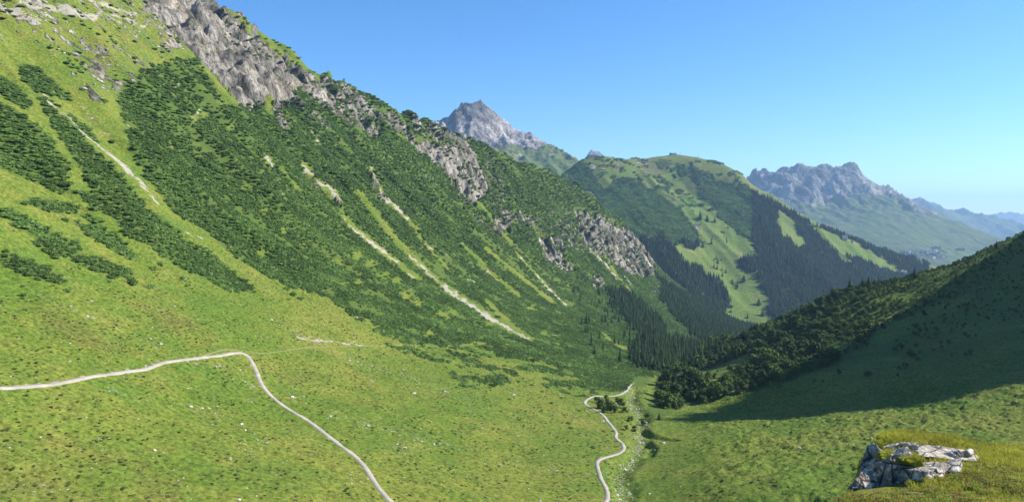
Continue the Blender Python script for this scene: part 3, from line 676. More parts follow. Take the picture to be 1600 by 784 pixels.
R_SIL = [(1120, 292, 7000), (1145, 288, 7000), (1163, 282, 7000), (1170, 272, 7000), (1178, 266, 7000), (1187, 267, 7000), (1198, 273, 7000), (1210, 272, 7000), (1225, 268, 6950), (1238, 264, 6950), (1248, 256, 6900), (1258, 254, 6900), (1270, 258, 6900), (1285, 258, 6900), (1298, 260, 6900), (1312, 258, 6900), (1328, 254, 6900), (1342, 261, 6850), (1350, 271, 6800), (1360, 282, 6800), (1385, 292, 6750), (1400, 304, 6700), (1425, 318, 6650), (1450, 333, 6600), (1480, 348, 6550), (1510, 362, 6500), (1540, 376, 6450), (1568, 388, 6400), (1610, 402, 6300)]
R_CTRL = [(1350, 385, 5300), (1250, 340, 6000), (1200, 315, 6350), (1300, 315, 6350), (1400, 360, 5800), (1350, 335, 6100), (1460, 388, 5500), (1600, 412, 5500), (1450, 412, 4900), (1530, 397, 5700), (1500, 405, 5300), (1400, 395, 5000), (1300, 380, 5100), (1550, 420, 4700), (1450, 430, 4500), (1200, 370, 5400), (1100, 330, 6200), (1650, 440, 4800), (1480, 403, 5200)]
def r_masks(X, Y, Z, slope):
    px, py = project(X, Y, Z)
    top = np.interp(px, [1150, 1200, 1260, 1300, 1350, 1400, 1440], [300, 312, 318, 312, 302, 310, 330])
    rk = sst(14, -14, py - top + 22 * fbm(X / 260, Y / 260, 4)) * .92
    rk = np.maximum(rk, .6 * sst(.22, .45, fbm(X / 130, Y / 110, 4)) * (py < 372))
    sc = .75 * sst(.0, .3, fbm(X / 90 + 4, Y / 150, 4)) * sst(26, 6, np.abs(py - top + 6))
    jx, jy = px + 6 * fbm(px / 12, py / 12, 2), py + 3 * fbm(px / 12 + 4, py / 12, 2)
    fl = np.zeros(X.shape)
    for p in [[(1335, 340), (1352, 334), (1372, 342), (1366, 352), (1340, 350)], [(1395, 355), (1430, 350), (1462, 366), (1440, 378)], [(1355, 365), (1392, 362), (1398, 378), (1362, 380)], [(1330, 358), (1350, 352), (1380, 364), (1340, 372)], [(1488, 388), (1508, 388), (1504, 393), (1486, 392)]]:
        fl = np.maximum(fl, in_poly(jx, jy, p) * 1.0)
    return dict(rock=rk, scree=sc, floor=fl, dry=.15 + 0 * X)
RGX, RGY, RGZ = far_land('craggy_mountain', R_CTRL, R_SIL, (1200, 5000, 4300, 8000), 17.0, peak_relief(115, 260, .75, (-80, 300)), MAT_PEAK, r_masks, backd=500, back=.8)
def RG(x, y): return bil(RGX, RGY, RGZ, np.asarray(x, float), np.asarray(y, float))
B_SIL = [(1380, 318, 12000), (1400, 313, 12000), (1415, 310, 12000), (1430, 309, 12000), (1445, 309, 12000), (1455, 313, 12000), (1465, 319, 12000), (1475, 325, 12000), (1490, 331, 12000), (1497, 328, 12000), (1507, 327, 12000), (1520, 331, 12000), (1535, 334, 12000), (1550, 340, 12000), (1565, 346, 12000), (1580, 353, 12000), (1600, 363, 12000), (1640, 378, 12000), (1720, 392, 12000)]
MAT_FAR = ground_material('far_slopes', 20.0, rockcol=(.30, .29, .28), lush=(.07, .10, .03), yellow=(.10, .12, .04), bumpy=.3)
far_land('distant_ridge', [(1400, 370, 10500), (1500, 375, 10500), (1600, 395, 10500), (1450, 345, 11200), (1530, 358, 11200), (1700, 400, 10500), (1350, 350, 11500)], B_SIL, (5200, 10200, 10000, 13800), 40.0, peak_relief(150, 520, .5), MAT_FAR, lambda X, Y, Z, s: dict(rock=.5 * sst(-100, 350, Z)), backd=900, back=.7, floor=-440)
Z_SIL = [(1480, 345, 20000), (1520, 341, 20000), (1545, 339, 20000), (1562, 337, 20000), (1580, 338, 20000), (1600, 340, 20000), (1630, 338, 20000), (1680, 342, 20000)]
far_land('farthest_ridge', [(1500, 370, 18000), (1600, 372, 18000), (1700, 374, 18000)], Z_SIL, (11000, 16600, 17500, 22000), 90.0, peak_relief(160, 900, .5), MAT_FAR, lambda X, Y, Z, s: dict(rock=.4 + 0 * X), backd=1200, back=.7, floor=-440)
_g = np.linspace(-1, 1, 61); _g = np.sign(_g) * np.abs(_g) ** 1.6 * 22500
_X, _Y = np.meshgrid(_g, _g)
sheet('valley_ground', _X, _Y, _X * 0 - 436 + 4 * fbm(_X / 900, _Y / 900, 3), dict(rock=_X * 0, scree=_X * 0, floor=_X * 0, dry=_X * 0), MAT_FAR)
print('far', time.time() - T00)
# ================================================================ plants and stones: the shapes
def quad_leaf(V, Fc, p, d, side, L, w):
    """a small pointed leaf or needle tuft: two triangles folded along its middle"""
    k = len(V); n = np.cross(d, side)
    V += [p, p + d * L * .45 + side * w + n * w * .25, p + d * L, p + d * L * .45 - side * w + n * w * .25]
    Fc += [(k, k + 1, k + 2), (k, k + 2, k + 3)]
def unit(v): return v / (np.linalg.norm(v) + 1e-9)
def dome(V, Fc, R, c, r, h, n=7, rows=3, jit=.12, full=False):
    k0 = len(V)
    for i in range(rows):
        a = (i / rows) * math.pi / 2 if not full else -math.pi / 2.6 + (i / rows) * (math.pi / 2 + math.pi / 2.6)
        for j in range(n):
            b = 2 * math.pi * (j + .5 * i) / n; q = 1 + R.uniform(-jit, jit)
            V.append(np.array(c) + np.array([math.cos(a) * math.cos(b) * r * q, math.cos(a) * math.sin(b) * r * q, math.sin(a) * h * q]))
    V.append(np.array(c) + np.array([0, 0, h]))
    for i in range(rows - 1):
        for j in range(n):
            a, b = k0 + i * n + j, k0 + i * n + (j + 1) % n
            Fc.append((a, b, b + n)); Fc.append((a, b + n, a + n))
    for j in range(n): Fc.append((k0 + (rows - 1) * n + j, k0 + (rows - 1) * n + (j + 1) % n, len(V) - 1))

def pine_bush_mesh(seed, mat, shoots=120):
    R = random.Random(seed); V, Fc = [], []
    lobes = [(R.uniform(-.5, .5), R.uniform(-.5, .5), R.uniform(.42, .62), R.uniform(.42, .62)) for _ in range(5)] + [(0, 0, .68, .62)]
    for lx, ly, lr, lh in lobes: dome(V, Fc, R, (lx, ly, -.1), lr * .86, lh * .9, 6, 2, .15)
    for _ in range(shoots):
        lx, ly, lr, lh = R.choice(lobes)
        a = R.uniform(0, 2 * math.pi); e = math.asin(R.uniform(.02, 1))
        o = np.array([math.cos(a) * math.cos(e), math.sin(a) * math.cos(e), math.sin(e)])
        p = np.array([lx, ly, -.1]) + o * np.array([lr, lr, lh]) * .82
        d = unit(o * .55 + np.array([R.uniform(-.3, .3), R.uniform(-.3, .3), .75])); s = unit(np.cross(d, np.array([R.uniform(-1, 1), R.uniform(-1, 1), .2])))
        quad_leaf(V, Fc, p, d, s, R.uniform(.2, .36), R.uniform(.05, .09))
    return make_mesh('dwarf_pine', V, Fc, [mat])

def spruce_crown(seed, mat, tiers=11, per=8, wide=.17):
    R = random.Random(seed); V, Fc = [], []
    for i in range(tiers):
        f = i / (tiers - 1); z = .10 + .86 * f; r = wide * (1 - f) ** .85 * R.uniform(.85, 1.12) + .012
        n = max(4, int(per * (1 - .45 * f)))
        for j in range(n):
            if R.random() < .07: continue
            b = 2 * math.pi * (j + R.uniform(-.3, .3)) / n + i * .9
            d = unit(np.array([math.cos(b), math.sin(b), -.42 + .5 * f])); s = np.array([-math.sin(b), math.cos(b), 0])
            quad_leaf(V, Fc, np.array([0, 0, z + R.uniform(-.01, .01)]), d, s, r * R.uniform(.85, 1.25), r * R.uniform(.26, .4) + .006)
    k = len(V); w = wide * .45                       # the dense heart of the crown
    for j in range(6):
        b = 2 * math.pi * j / 6; V.append(np.array([math.cos(b) * w, math.sin(b) * w, .09]))
    V.append(np.array([0, 0, 1.0]))
    for j in range(6): Fc.append((k + j, k + (j + 1) % 6, k + 6))
    return make_mesh('crown', V, Fc, [mat])
def trunk_mesh(mat, h, r0, r1, limbs=0, seed=0, n=6):
    R = random.Random(seed); V, Fc = [], []
    def tube(a, b, ra, rb):
        k = len(V); d = unit(b - a); s = unit(np.cross(d, np.array([.31, .87, .11]))); t = np.cross(d, s)
        for p, r in ((a, ra), (b, rb)):
            for j in range(n):
                q = 2 * math.pi * j / n; V.append(p + (s * math.cos(q) + t * math.sin(q)) * r)
        for j in range(n): Fc.append((k + j, k + (j + 1) % n, k + n + (j + 1) % n)); Fc.append((k + j, k + n + (j + 1) % n, k + n + j))
    tube(np.array([0, 0, -.06]), np.array([.0, .0, h]), r0, r1)
    for _ in range(limbs):
        z = R.uniform(.35, .8) * h; b = R.uniform(0, 6.28)
        tube(np.array([0, 0, z]), np.array([math.cos(b) * .28, math.sin(b) * .28, z + R.uniform(.12, .3)]), r1 * 1.1, r1 * .35)
    return make_mesh('trunk', V, Fc, [mat])
def broad_crown(seed, mat, lobes=9, leaves=24, low=.22):
    R = random.Random(seed); V, Fc = [], []
    for _ in range(lobes):
        a = R.uniform(0, 6.28); q = R.uniform(.05, .30); c = np.array([math.cos(a) * q, math.sin(a) * q, R.uniform(low + .08, .82)]); r = R.uniform(.13, .22) * (1.15 - .5 * abs(c[2] - .5))
        dome(V, Fc, R, c, r * .72, r * .72, 5, 3, .2, True)
        for _k in range(leaves):
            o = unit(np.array([R.gauss(0, 1), R.gauss(0, 1), R.gauss(.35, 1)])); d = unit(o + np.array([R.uniform(-.7, .7), R.uniform(-.7, .7), R.uniform(-.5, .7)])); s = unit(np.cross(d, np.array([R.uniform(-1, 1), R.uniform(-1, 1), R.uniform(-1, 1)])))
            quad_leaf(V, Fc, c + o * r * .7, d, s, R.uniform(.07, .12), R.uniform(.03, .05))
    return make_mesh('crown', V, Fc, [mat])
def stone_mesh(seed, mat, sub=2, planes=9, noise=.06, squash=(1, 1, .7), name='stone'):
    R = random.Random(seed); bm = bmesh.new(); bmesh.ops.create_icosphere(bm, subdivisions=sub, radius=1.0)
    N = [unit(np.array([R.gauss(0, 1), R.gauss(0, 1), R.gauss(0, 1)])) for _ in range(planes)]; D = [R.uniform(.55, .9) for _ in range(planes)]
    V = np.array([v.co[:] for v in bm.verts]); q = np.full(len(V), 1.0)
    for nn, dd in zip(N, D):
        c = V @ nn; q = np.minimum(q, np.where(c > .05, dd / np.maximum(c, .05), 9))
    V = V * q[:, None]
    V *= (1 + noise * fbm(V[:, 0] * 3 + seed, V[:, 1] * 3 + V[:, 2] * 2.1, 3))[:, None]
    V = V * np.array(squash)
    faces = [tuple(v.index for v in f.verts) for f in bm.faces]; bm.free()
    return make_mesh(name, V, faces, [mat])

MAT_PINE = leaf_material('dwarf_pine_needles', (.075, .150, .036), (.150, .235, .060), .25)
MAT_SPRUCE = leaf_material('spruce_needles', (.034, .068, .026), (.068, .112, .036), .15)
MAT_ALDER = leaf_material('alder_leaves', (.050, .092, .018), (.11, .165, .034), .25)
MAT_BARK = simple('bark', (.085, .062, .045))
def stone_material(name, a, b):
    n = NT(name); f = n.noise(1.2, 4, .65)
    c = n.mix(n.ramp(f, .35, .65), a, b); c = n.bright(c, n.ramp(n.rand(), 0, 1, .75, 1.2))
    return n.finish(c, n.bump(n.noise(5, 4, .7), .5, .1), .92, .15)
MAT_STONE = stone_material('pale_limestone', (.34, .32, .28), (.56, .53, .48))
PINE_V = [pine_bush_mesh(k + 1, MAT_PINE) for k in range(5)]
SPRUCE_V = [(spruce_crown(k + 11, MAT_SPRUCE, wide=(.22, .26, .20, .28)[k]), trunk_mesh(MAT_BARK, .9, .018, .004)) for k in range(4)]
BROAD_V = [(broad_crown(k + 31, MAT_ALDER), trunk_mesh(MAT_BARK, .55, .03, .014, 5, k)) for k in range(4)]
SHRUB_V = [broad_crown(k + 51, MAT_ALDER, 8, 22, -.05) for k in range(4)]
STONE_V = [stone_mesh(k + 70, MAT_STONE, 2 if k < 3 else 1) for k in range(6)]
GTUFT_V = [pine_bush_mesh(k + 140, leaf_material('pasture_tuft%d' % k, (.10, .15, .022), (.21, .23, .05), .2), 40) for k in range(2)]
HEATH_V = [pine_bush_mesh(k + 90, leaf_material('heath_leaves%d' % k, (.040, .050, .014), (.085, .105, .024), .1), 44) for k in range(3)]

# ---- masses nobody could count: one object each, instanced on points
def mass(name, P, S, Rz, variants, mats=None):
    """P points, S sizes (n,3), Rz turns; variants: meshes (pairs crown+trunk are joined)"""
    c = bpy.data.collections.new(name + '_kinds')
    for k, v in enumerate(variants):
        o = bpy.data.objects.new('%s_kind' % name, v); c.objects.link(o)
    me = make_mesh(name, P, np.zeros((0, 3), int)) if False else bpy.data.meshes.new(name)
    me.vertices.add(len(P)); me.vertices.foreach_set('co', np.asarray(P, np.float32).ravel())
    a = me.attributes.new('size', 'FLOAT_VECTOR', 'POINT'); a.data.foreach_set('vector', np.asarray(S, np.float32).ravel())
    a = me.attributes.new('turn', 'FLOAT_VECTOR', 'POINT'); a.data.foreach_set('vector', np.stack([0 * Rz, 0 * Rz, Rz], 1).astype(np.float32).ravel())
    a = me.attributes.new('pick', 'INT', 'POINT'); a.data.foreach_set('value', (np.arange(len(P)) * 7919 // 13 % len(variants)).astype(np.int32))
    g = bpy.data.node_groups.new(name, 'GeometryNodeTree')
    g.interface.new_socket('Geometry', in_out='INPUT', socket_type='NodeSocketGeometry'); g.interface.new_socket('Geometry', in_out='OUTPUT', socket_type='NodeSocketGeometry')
    gi = g.nodes.new('NodeGroupInput'); go = g.nodes.new('NodeGroupOutput')
    ci = g.nodes.new('GeometryNodeCollectionInfo'); ci.inputs['Collection'].default_value = c; ci.inputs['Separate Children'].default_value = True; ci.inputs['Reset Children'].default_value = True
    ip = g.nodes.new('GeometryNodeInstanceOnPoints'); ip.inputs['Pick Instance'].default_value = True
    def na(nm, ty):
        q = g.nodes.new('GeometryNodeInputNamedAttribute'); q.data_type = ty; q.inputs['Name'].default_value = nm; return [o for o in q.outputs if o.enabled and o.name == 'Attribute'][0]
    g.links.new(gi.outputs[0], ip.inputs['Points']); g.links.new(ci.outputs[0], ip.inputs['Instance'])
    g.links.new(na('pick', 'INT'), ip.inputs['Instance Index']); g.links.new(na('turn', 'FLOAT_VECTOR'), ip.inputs['Rotation']); g.links.new(na('size', 'FLOAT_VECTOR'), ip.inputs['Scale'])
    g.links.new(ip.outputs[0], go.inputs[0])
    o = put(name, me); md = o.modifiers.new('instances', 'NODES'); md.node_group = g
    return tag(o, kind='stuff')
def joined(pair):
    a, b = pair; bm = bmesh.new(); bm.from_mesh(a); n = len(bm.faces); bm.from_mesh(b)
    bm.faces.ensure_lookup_table()
    for f in bm.faces[n:]: f.material_index = 1
    me = bpy.data.meshes.new('tree'); bm.to_mesh(me); bm.free(); me.materials.append(a.materials[0]); me.materials.append(b.materials[0]); return me
SPRUCE_J = [joined(p) for p in SPRUCE_V]; BROAD_J = [joined(p) for p in BROAD_V]

RS = np.random.RandomState(42)
def jitter_grid(x0, x1, y0, y1, s):
    xs = np.arange(x0, x1, s); ys = np.arange(y0, y1, s); X, Y = np.meshgrid(xs, ys)
    X = X + RS.uniform(-.5, .5, X.shape) * s * .95; Y = Y + RS.uniform(-.5, .5, Y.shape) * s * .95
    return X.ravel(), Y.ravel()
def in_frame(px, py, m=40): return (px > -m) & (px < 1600 + m) & (py > -m) & (py < 784 + m)
CREST_U = lambda x, y: crest_side(x, y)[0]

# ================================================================ dwarf pines on the hillside
_ax, _ay = [], []
for x0, x1, y0, y1, s in [(-330, 80, 150, 480, 1.75), (-420, 140, 480, 850, 2.1), (-420, 260, 850, 1200, 2.6), (-250, 560, 1200, 1800, 3.2)]:
    a, b = jitter_grid(x0, x1, y0, y1, s); _ax.append(a); _ay.append(b)
px_x, px_y = np.concatenate(_ax), np.concatenate(_ay)
_z = HG(px_x, px_y); _p, _q = project(px_x, px_y, _z)
_k = in_frame(_p, _q, 30); px_x, px_y, _z, _p, _q = [a[_k] for a in (px_x, px_y, _z, _p, _q)]
_t, _u = axis_coords(px_x, px_y); _Sd = CREST_U(px_x, px_y)
_k = (_u > np.where((_q < 612) & (_p > 940) & (px_y > 480), -260, 15)) & (_Sd < 25); px_x, px_y, _z, _p, _q, _t, _u = [a[_k] for a in (px_x, px_y, _z, _p, _q, _t, _u)]
zone = np.full(len(px_x), -1); jx, jy = _p + 5 * fbm(_p / 10, _q / 10, 3), _q + 4 * fbm(_p / 10 + 5, _q / 10, 3)
for k, poly in enumerate(PINES.values()): zone[in_poly(jx, jy, poly) & (zone < 0)] = k
dens = (zone >= 0) * .97
clear = np.zeros(len(dens)); wob = 4 * fbm(_p / 8, _q / 8, 2)
for line, w in CLEAR_LINES:
    d, _ = line_dist(_p + wob, _q, line, 30); clear = np.maximum(clear, 1 - sst(w * .6, w * 1.15, d))
for a, b, r in CLEAR_SPOTS: clear = np.maximum(clear, (1 - sst(r * .5, r * 1.1, np.hypot(_p + wob - a, (_q - b) * 1.2))) * .85)
for line, w in SCREE:
    if line[0][1] < 450 or w > 1.7:
        d, _ = line_dist(_p, _q, line, 20); clear = np.maximum(clear, 1 - sst(w * .6, w * 1.3, d))
dens = dens * (1 - clear)
_rk = rock_mask(_p, _q, np.ones(len(_p))); dens *= 1 - .97 * np.clip(_rk * 1.05, 0, 1) * sst(-.22, .08, fbm(_t / 11, _u / 22, 3) + .06)
tw = _t + 18 * fbm(px_x / 90, px_y / 90, 2)
dens *= 1 - .8 * sst(.20, .42, fbm(tw / 17, _u / 150, 3)) * (zone == 12)
dens *= 1 - .85 * sst(.02, .24, fbm(px_x / 24, px_y / 24, 3)) * (_q > 395) * (_p > 480) * (_p < 900)
dens *= 1 - .7 * sst(.2, .38, fbm(px_x / 10 + 7, px_y / 10, 3) + .25 * fbm(px_x / 45, px_y / 45, 2)) * (zone == 12) * (px_y < 1150)
sp = in_poly(jx, jy, SPARSE_PINES) & (zone != 12)
dens = np.maximum(dens, sp * .5 * sst(-.1, .22, fbm(px_x / 16, px_y / 16, 3)))
rg = in_poly(_p, _q, ROCKY_GRASS) & (zone < 0); dens = np.maximum(dens, rg * .16 * sst(.05, .3, fbm(px_x / 14 + 3, px_y / 14, 3)))
dens = np.maximum(dens, (zone < 0) * sst(.0, .7, in_poly(_p, _q, [(345, 0), (520, 118), (640, 178), (640, 200), (560, 170), (480, 130), (350, 60)]) * 1.0) * .10)
in_spruce = np.zeros(len(dens), bool)
for p in SPRUCES: in_spruce |= in_poly(jx, jy, p)
keep = RS.rand(len(dens)) < dens
PX = dict(x=px_x[keep], y=px_y[keep], z=_z[keep], zone=zone[keep], p=_p[keep], q=_q[keep])
n_ = len(PX['x']); _s = np.interp(PX['y'], [200, 500, 900, 1400], [1.45, 1.75, 2.2, 2.8]) * RS.uniform(.6, 1.4, n_)
PX['r'] = _s * 1.32; PX['h'] = _s * RS.uniform(.6, .95, n_)
def place_words(p, q, s, P, Q, S):
    """words that single one out of a crowd: where in it, and how big"""
    a = np.searchsorted(np.quantile(P, [.14, .28, .43, .57, .72, .86]), p); b = np.searchsorted(np.quantile(Q, [.25, .5, .75]), q); c = np.searchsorted(np.quantile(S, [.33, .67]), s)
    return ('small ', 'mid-sized ', 'large ')[c], ', ' + ('leftmost', 'left', 'centre-left', 'centre', 'centre-right', 'right', 'rightmost')[a] + ' ' + ('top', 'upper', 'lower', 'bottom')[b]
ZNAMES = list(PINES.keys())
ZTEXT = {
 'upper strip': 'in the upper strip at the top left', 'left edge strip': 'in the band above the left thicket', 'left mass': 'in the broad thicket at the left edge',
 'middle strip': 'in the thin slanting band above the left scree gully', 'gully strip': 'beside the left scree gully', 'shelf': 'in the flat clump left of the long tongue',
 'shelf end': 'in the small clump beside the long tongue', 'slanting bank': 'in the slanting bank below the long tongue', 'long tongue': 'in the long tongue running down onto the meadow',
 'grass ridge row': 'in the row along the pale grass streak', 'lower left clump': 'in the lowest clump at the left edge', 'lower middle clump': 'in the low clump above the trail',
 'main slope': 'at the margin of the great thicket'}
vis = visible(PX['x'], PX['y'], PX['z'] + 1.0)
score = np.where(vis & (PX['zone'] >= 0), PX['r'] / PX['y'], 0)
order = np.argsort(-score); N_LONE = len(LONE_PINES); single = order[:300 - N_LONE]
rest = np.setdiff1d(np.arange(n_), single)
pine_cat = 'dwarf pine'
def lone_label(k, p, q, r):
    named = {0: 'round dwarf pine bush just right of the low clump above the trail', 1: 'round dwarf pine bush alone on grass below the long tongue', 2: 'left of two small pine bushes side by side on open grass', 3: 'right of two small pine bushes side by side on open grass',
             4: 'flat dwarf pine bush under the round bush above the trail', 5: 'small pine bush on grass under the lowest left clump', 6: 'pine bush at the left end above the lowest left clump', 7: 'dwarf pine bush cut by the left edge of the picture', 8: 'left bush of the pair under the flat oblong clump', 9: 'right bush of the pair under the flat oblong clump',
             38 - 1: 'lone dwarf pine bush left of the bend in the stream trail'}
    if k in named: return named[k], None
    if p < 200: return 'tiny dark pine bush on the open grass at far left', 'tiny pines on the left grass'
    if p < 500: return 'small round pine bush on grass below the great thicket left part', 'small pines below the thicket'
    if p < 600: return 'small pine bush on grass below the middle of the thicket', 'small pines below the thicket middle'
    if p < 760: return 'dwarf pine bush on grass around the thin hillside path', 'pines around the thin hillside path'
    if p < 875: return 'small pine bush scattered on the grass above the stream trail', 'pines above the stream trail'
    return 'small dark pine bush beside the winding stream trail', 'pines beside the stream trail'
def set_thing(name, me, loc, label, cat, group, scale, rz): return tag(put(name, me, loc, rotz=rz, scale=scale), label, cat, group)
for k, (p, q, r) in enumerate(LONE_PINES):
    h = ray_hit(HG, p, q + r * .35)
    if h is None: continue
    R_ = r * h[1] / F * .92; lb, gp = lone_label(k, p, q, r)
    set_thing('dwarf_pine', PINE_V[k % 5], (h[0], h[1], h[2] - .1), lb, pine_cat, gp or 'lone dwarf pines', (R_, R_, R_ * .95), k * 1.7)
for k in single:
    zn = ZNAMES[PX['zone'][k]]; _zz = single[PX['zone'][single] == PX['zone'][k]]
    _w = place_words(PX['p'][k], PX['q'][k], PX['r'][k], PX['p'][_zz], PX['q'][_zz], PX['r'][_zz])
    set_thing('dwarf_pine', PINE_V[k % 5], (PX['x'][k], PX['y'][k], PX['z'][k] - .1), _w[0] + 'dwarf pine ' + ZTEXT[zn] + _w[1], pine_cat, 'dwarf pines ' + ZTEXT[zn], (PX['r'][k], PX['r'][k], PX['h'][k]), float(k % 63) * .1)
mass('dwarf_pine_thicket', np.stack([PX['x'], PX['y'], PX['z'] - .1], 1)[rest], np.stack([PX['r'], PX['r'], PX['h']], 1)[rest], RS.uniform(0, 6.28, len(rest)), PINE_V)
print('pines', n_, time.time() - T00)

# ================================================================ trees
TREE_ROOTS = {}
def tree(name, pair, loc, h, label, cat, group, wide=1.0, rz=0.0):
    r = bpy.data.objects.new(name, None); COL.objects.link(r); r.location = loc; r.rotation_euler = (0, 0, rz); r.scale = (h * wide, h * wide, h); r.empty_display_size = .2
    tag(r, label, cat, group)
    put('crown', pair[0], parent=r); put('trunk', pair[1], parent=r)
    return r
# spruces on the toe of the hillside
sx, sy = jitter_grid(60, 620, 520, 1750, 4.3); sz = HG(sx, sy); sp_, sq_ = project(sx, sy, sz)
_jx, _jy = sp_ + 8 * fbm(sp_ / 14, sq_ / 14, 2), sq_ + 6 * fbm(sp_ / 14 + 8, sq_ / 14, 2)
m = np.zeros(len(sx), bool)
for p in SPRUCES: m |= in_poly(_jx, _jy, p)
_bot = in_poly(_jx, _jy, [(985, 560), (1000, 520), (1100, 540), (1135, 548), (1100, 580), (1060, 600), (1010, 610)]) & (sy > 520)
m = (m & (axis_coords(sx, sy)[1] > 0)) | (_bot & (RS.rand(len(sx)) < .6))
m &= (CREST_U(sx, sy) < 60) & (RS.rand(len(sx)) < .85)
m |= (RS.rand(len(sx)) < .035) & in_poly(sp_, sq_, [(880, 420), (1000, 470), (1100, 560), (1000, 600), (930, 560), (900, 500)]) & (CREST_U(sx, sy) < 20)
sx, sy, sz = sx[m], sy[m], sz[m]; sh = RS.uniform(6, 12, len(sx)) * np.where(RS.rand(len(sx)) < .12, 1.3, 1)
vis = visible(sx, sy, sz + sh * .8); order = np.argsort(-np.where(vis, sh / sy, 0)); SP_ONE = order[:250]; rest = np.setdiff1d(np.arange(len(sx)), SP_ONE)
for k in SP_ONE:
    p, q = project(sx[k], sy[k], sz[k])
    far = p > 1045; _g = SP_ONE[(sp_[m][SP_ONE] > 1045) == far]; _w = place_words(p, q, sh[k], sp_[m][_g], sq_[m][_g], sh[_g])
    tree('spruce', SPRUCE_V[k % 4], (sx[k], sy[k], sz[k]), sh[k], _w[0] + ('spruce in the dense wood on the hillside toe' if far else 'spruce in the tree band under the pale cliff') + _w[1], 'spruce', 'spruces on the hillside toe' if far else 'spruces under the pale cliff', RS.uniform(.9, 1.25), float(k % 60) * .1)
mass('spruce_wood', np.stack([sx, sy, sz], 1)[rest], np.stack([sh, sh, sh], 1)[rest], RS.uniform(0, 6.28, len(rest)), SPRUCE_J)
# the wooded spur
wx, wy = jitter_grid(40, 560, 380, 720, 3.0); wz = LAND(wx, wy); wp, wq = project(wx, wy, wz)
_jx, _jy = wp + 6 * fbm(wp / 14, wq / 14, 2), wq + 5 * fbm(wp / 14 + 8, wq / 14, 2)
m = in_poly(_jx, _jy, WOODS) | ((wy > 470) & (wq < 560) & (wp > 1000) & (wp < 1620) & ~in_poly(wp, wq, [(1420, 530), (1540, 440), (1620, 380), (1620, 560)]))
m |= (RS.rand(len(wx)) < .62 * sst(-.3, .2, fbm(wx / 14, wy / 14, 3))) & in_poly(wp, wq, [(1380, 545), (1500, 440), (1640, 365), (1640, 470), (1540, 520), (1430, 560)])
m |= (RS.rand(len(wx)) < .22 * sst(.0, .3, fbm(wx / 12 + 5, wy / 12, 3))) & in_poly(wp, wq, [(1200, 610), (1400, 560), (1640, 460), (1640, 520), (1400, 590)])
for p in WOODS_CLEAR: m &= ~(in_poly(wp, wq, p) & (RS.rand(len(wx)) < .93))
m &= (axis_coords(wx, wy)[1] < -4) & (RS.rand(len(wx)) < .80 - .35 * sst(.1, .4, fbm(wx / 22, wy / 22, 2)))
wx, wy, wz, wp, wq = [a[m] for a in (wx, wy, wz, wp, wq)]
wh = RS.uniform(1.5, 4.8, len(wx)) * np.interp(wp, [990, 1150, 1300, 1450, 1600], [1.25, 1.3, 1.1, .62, .42]) * (1 + .3 * fbm(wx / 18, wy / 18, 2))
vis = visible(wx, wy, wz + wh)
_sel = vis | (RS.rand(len(wx)) < .5); wx, wy, wz, wp, wq, wh, vis = [a[_sel] for a in (wx, wy, wz, wp, wq, wh, vis)]
kind = np.where(RS.rand(len(wx)) < .34, 1, 0)           # 1: small tree with a trunk
order = np.argsort(-np.where(vis, wh / wy, 0))
ONE = order[:300]; rest = np.setdiff1d(np.arange(len(wx)), ONE)
for k in ONE:
    where = ('at the foot of the spur by the stream' if wp[k] < 1090 else 'on the lower half of the wooded spur' if wq[k] > 545 else 'along the crest of the wooded spur' if wp[k] > 1250 else 'on the upper left of the wooded spur')
    _g = ONE[kind[ONE] == kind[k]]; _w = place_words(wp[k], wq[k], wh[k], wp[_g], wq[_g], wh[_g])
    if kind[k]: tree('alder_tree', BROAD_V[k % 4], (wx[k], wy[k], wz[k]), wh[k] * 1.7, _w[0] + 'round-crowned tree ' + where + _w[1], 'tree', 'small trees ' + where, RS.uniform(.9, 1.3), float(k % 60) * .1)
    else: set_thing('alder_shrub', SHRUB_V[k % 4], (wx[k], wy[k], wz[k]), _w[0] + 'dark green shrub ' + where + _w[1], 'shrub', 'shrubs ' + where, (wh[k] * 1.25, wh[k] * 1.25, wh[k]), float(k % 60) * .1)
mass('spur_scrub', np.stack([wx, wy, wz], 1)[rest], np.stack([wh * 1.25, wh * 1.25, wh], 1)[rest], RS.uniform(0, 6.28, len(rest)), SHRUB_V + BROAD_J[:1])
for k, (p, q, hp, txt) in enumerate([(1268, 492, 25, 'tall dark spruce at the left shoulder of the wooded spur'), (1285, 486, 24, 'dark spruce second along the spur from its left shoulder'), (1299, 470, 24, 'pointed spruce on the spur skyline before the far meadows'), (1328, 455, 23, 'broad spruce on the spur skyline left of a close pair'), (1348, 451, 21, 'left spruce of the close pair on the spur skyline'), (1357, 450, 21, 'right spruce of the close pair on the spur skyline'),
        (1373, 448, 17, 'short spruce on the spur skyline right of the close pair'), (1429, 434, 17, 'thin dead-looking spruce on the skyline below the white farmhouses'), (1557, 388, 13, 'small spruce on the high dark skyline at the right'), (1246, 512, 20, 'spruce at the steep left edge of the spur'), (1150, 560, 16, 'small spruce above the yellow clearing on the spur'), (1214, 560, 18, 'spruce in the middle of the spur scrub'), (1055, 600, 16, 'small spruce at the foot of the spur left end'), (1030, 655, 12, 'tiny dark spruce beside the stream gully')]):
    h = ray_hit(HG, p, q)
    if h is None: continue
    H_ = hp / F * h[1]
    tree('spruce', SPRUCE_V[k % 4], h, H_, txt, 'spruce', None, 1.5, k * .7)
